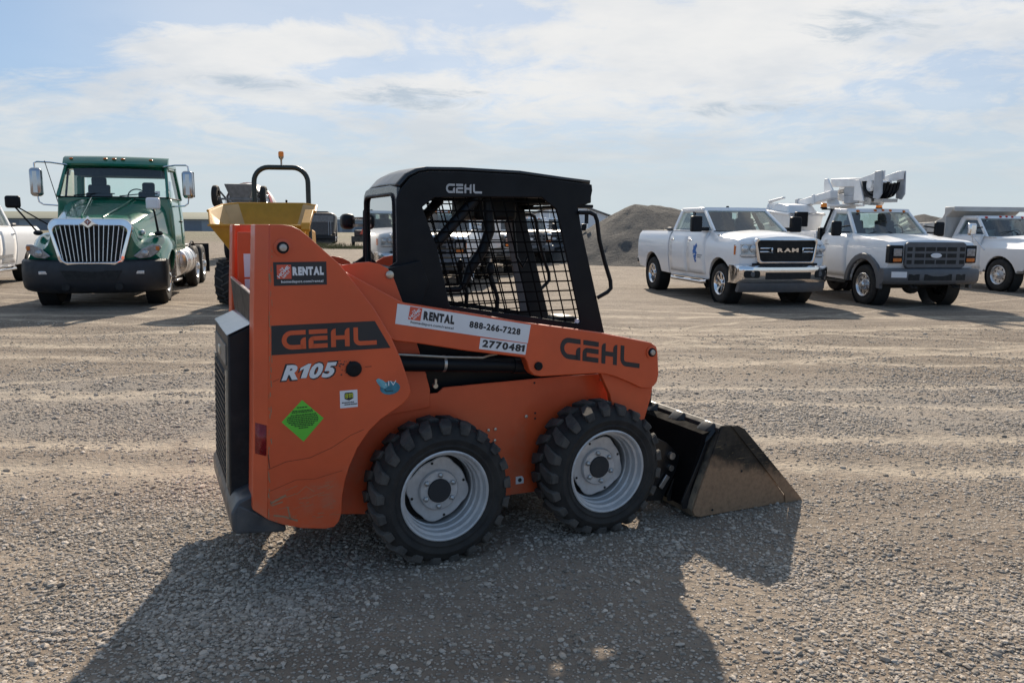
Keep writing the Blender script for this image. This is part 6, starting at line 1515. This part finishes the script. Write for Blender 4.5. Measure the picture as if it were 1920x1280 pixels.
def build_shed():
    T = thing('storage_shed', 'white panelled shed with a dark pitched roof behind the gravel pile', 'shed', (4.3,60,0), 0)
    hw, ze, za = 3.62, 2.30, 3.56
    for k in range(10):
        x0 = -hw+.724*k; x1 = x0+.70
        zt = lambda x: ze+(za-ze)*(1-abs(x)/hw)-.05
        pts = [(x0,0),(x1,0),(x1,zt(x1)),(x0,zt(x0))]
        if x0 < 0 < x1: pts.insert(3, (0,zt(0)))
        obj('wall_panel', MB().prism(pts, 0, .05), M['white_b'], T, bevel=.01)
    obj('cross_rail', MB().box(-hw,hw,-.02,-.001,1.45,1.52), M['white_b'], T)
    for s in (1,-1): obj('side_wall', MB().box(s*hw-.05,s*hw+.05,.05,9,0,2.28), M['white_b'], T)
    for s in (1,-1):
        a = s*(hw+.12); z0 = ze-.04
        obj('roof', MB().hexa([(a,-.25,z0),(0,-.25,za),(0,9.2,za),(a,9.2,z0)],[(a,-.25,z0+.09),(0,-.25,za+.09),(0,9.2,za+.09),(a,9.2,z0+.09)]), M['mixer_grey'], T)
    obj('corner_post', MB().box(hw-.02,hw+.16,-.1,.1,0,2.55), M['mixer_grey'], T)
build_shed()
def build_far():
    T = thing('warehouse', 'long low grey warehouse on the horizon behind the dark tank truck', 'warehouse', (-48,200,0), 0); wl = pm('far_wall', (.33,.36,.39), .7)
    obj('wall', MB().box(-16,14,0,10,0,3.0), wl, T); obj('roof', MB().box(-16.3,14.3,-.3,10.3,3.0,3.3), pm('far_roof', (.42,.45,.48), .7), T)
    for k in range(9): obj('bay_door', MB().box(-15+3.2*k,-12.6+3.2*k,-.06,-.005,0,2.3), pm('far_door', (.20,.22,.25), .7) if k == 0 else bpy.data.materials['far_door'], T)
    T = thing('storage_barn', 'long olive grey barn roof on the horizon behind the green semi truck', 'barn', (-108,205,0), 0)
    obj('wall', MB().box(-30,34,0,14,0,3.2), wl, T); g = MB().prism([(-.8,3.1),(7,5.0),(14.8,3.1)], -31, 35, axis='x'); obj('roof', g, pm('barn_roof', (.17,.18,.135), .8), T)
    for k in range(8): obj('bay_door', MB().box(-27+8*k,-22+8*k,-.06,-.005,0,2.6), bpy.data.materials['far_door'], T)
    T = thing('flatbed_trailer', 'small dark trailer with a red warning triangle beside the loader rear window', 'trailer', (-11.55,60,0), R(98))
    obj('deck', MB().box(0,3.5,-.9,.9,.62,.78), M['chassis'], T, bevel=.02); obj('load', MB().box(.3,3.0,-.7,.7,.78,1.25), M['bucket'], T, bevel=.06); obj('tail_board', MB().box(-.05,0,-.9,.9,.35,.80), M['bucket'], T)
    obj('warning_triangle', MB().prism([(-.26,.95),(.26,.95),(0,1.42)], -.06, -.04, axis='x'), M['red_decal'], T)
    for s in (1,-1): truck_wheel(T, (1.6,s*.85,.36), .36, .24, .2, 'holes', (M['alu'],), s < 0)
    T = thing('pipe_stack', 'stack of pale pipes lying on the yard between tank truck and trailer', 'pipes', (-15.6,82,0), R(8))
    for k in range(9): obj('pipe', MB().tube([(-.2+.12*(k%3),-.2,.55+.16*(k//3)),(4.2+.12*(k%3),.1,.55+.16*(k//3))], .085, 8), M['tipper'], T)
    obj('bearer', MB().box(.4,.6,-.4,.4,0,.46).box(3.4,3.6,-.3,.5,0,.46), M['bucket'], T)
    rs = np.random.RandomState(2); g = MB()
    for cx, cy, sx, sy, n in ((-14.5,57,3.2,1.3,1500),(-11.4,54,2.4,.8,900),(-17,64,4,1.5,900)):
        for k in range(n):
            x, y = cx+sx*rs.randn()*.5, cy+sy*rs.randn()*.5; h = .10+.22*rs.rand(); a = rs.rand()*6.28; w = .02
            dx, dy = w*math.cos(a), w*math.sin(a); lx, ly = rs.randn(2)*.06
            g.add([(x-dx,y-dy,-.02),(x+dx,y+dy,-.02),(x+lx,y+ly,h)], [(0,1,2)])
    o = obj('dry_grass', g, pm('dry_grass', (.13,.125,.05), .8, var=.3, vs_=.8), None, smooth=0, recalc=False); o['kind'] = 'stuff'; o['label'] = 'strips of dry grass growing across the far yard'
build_far()
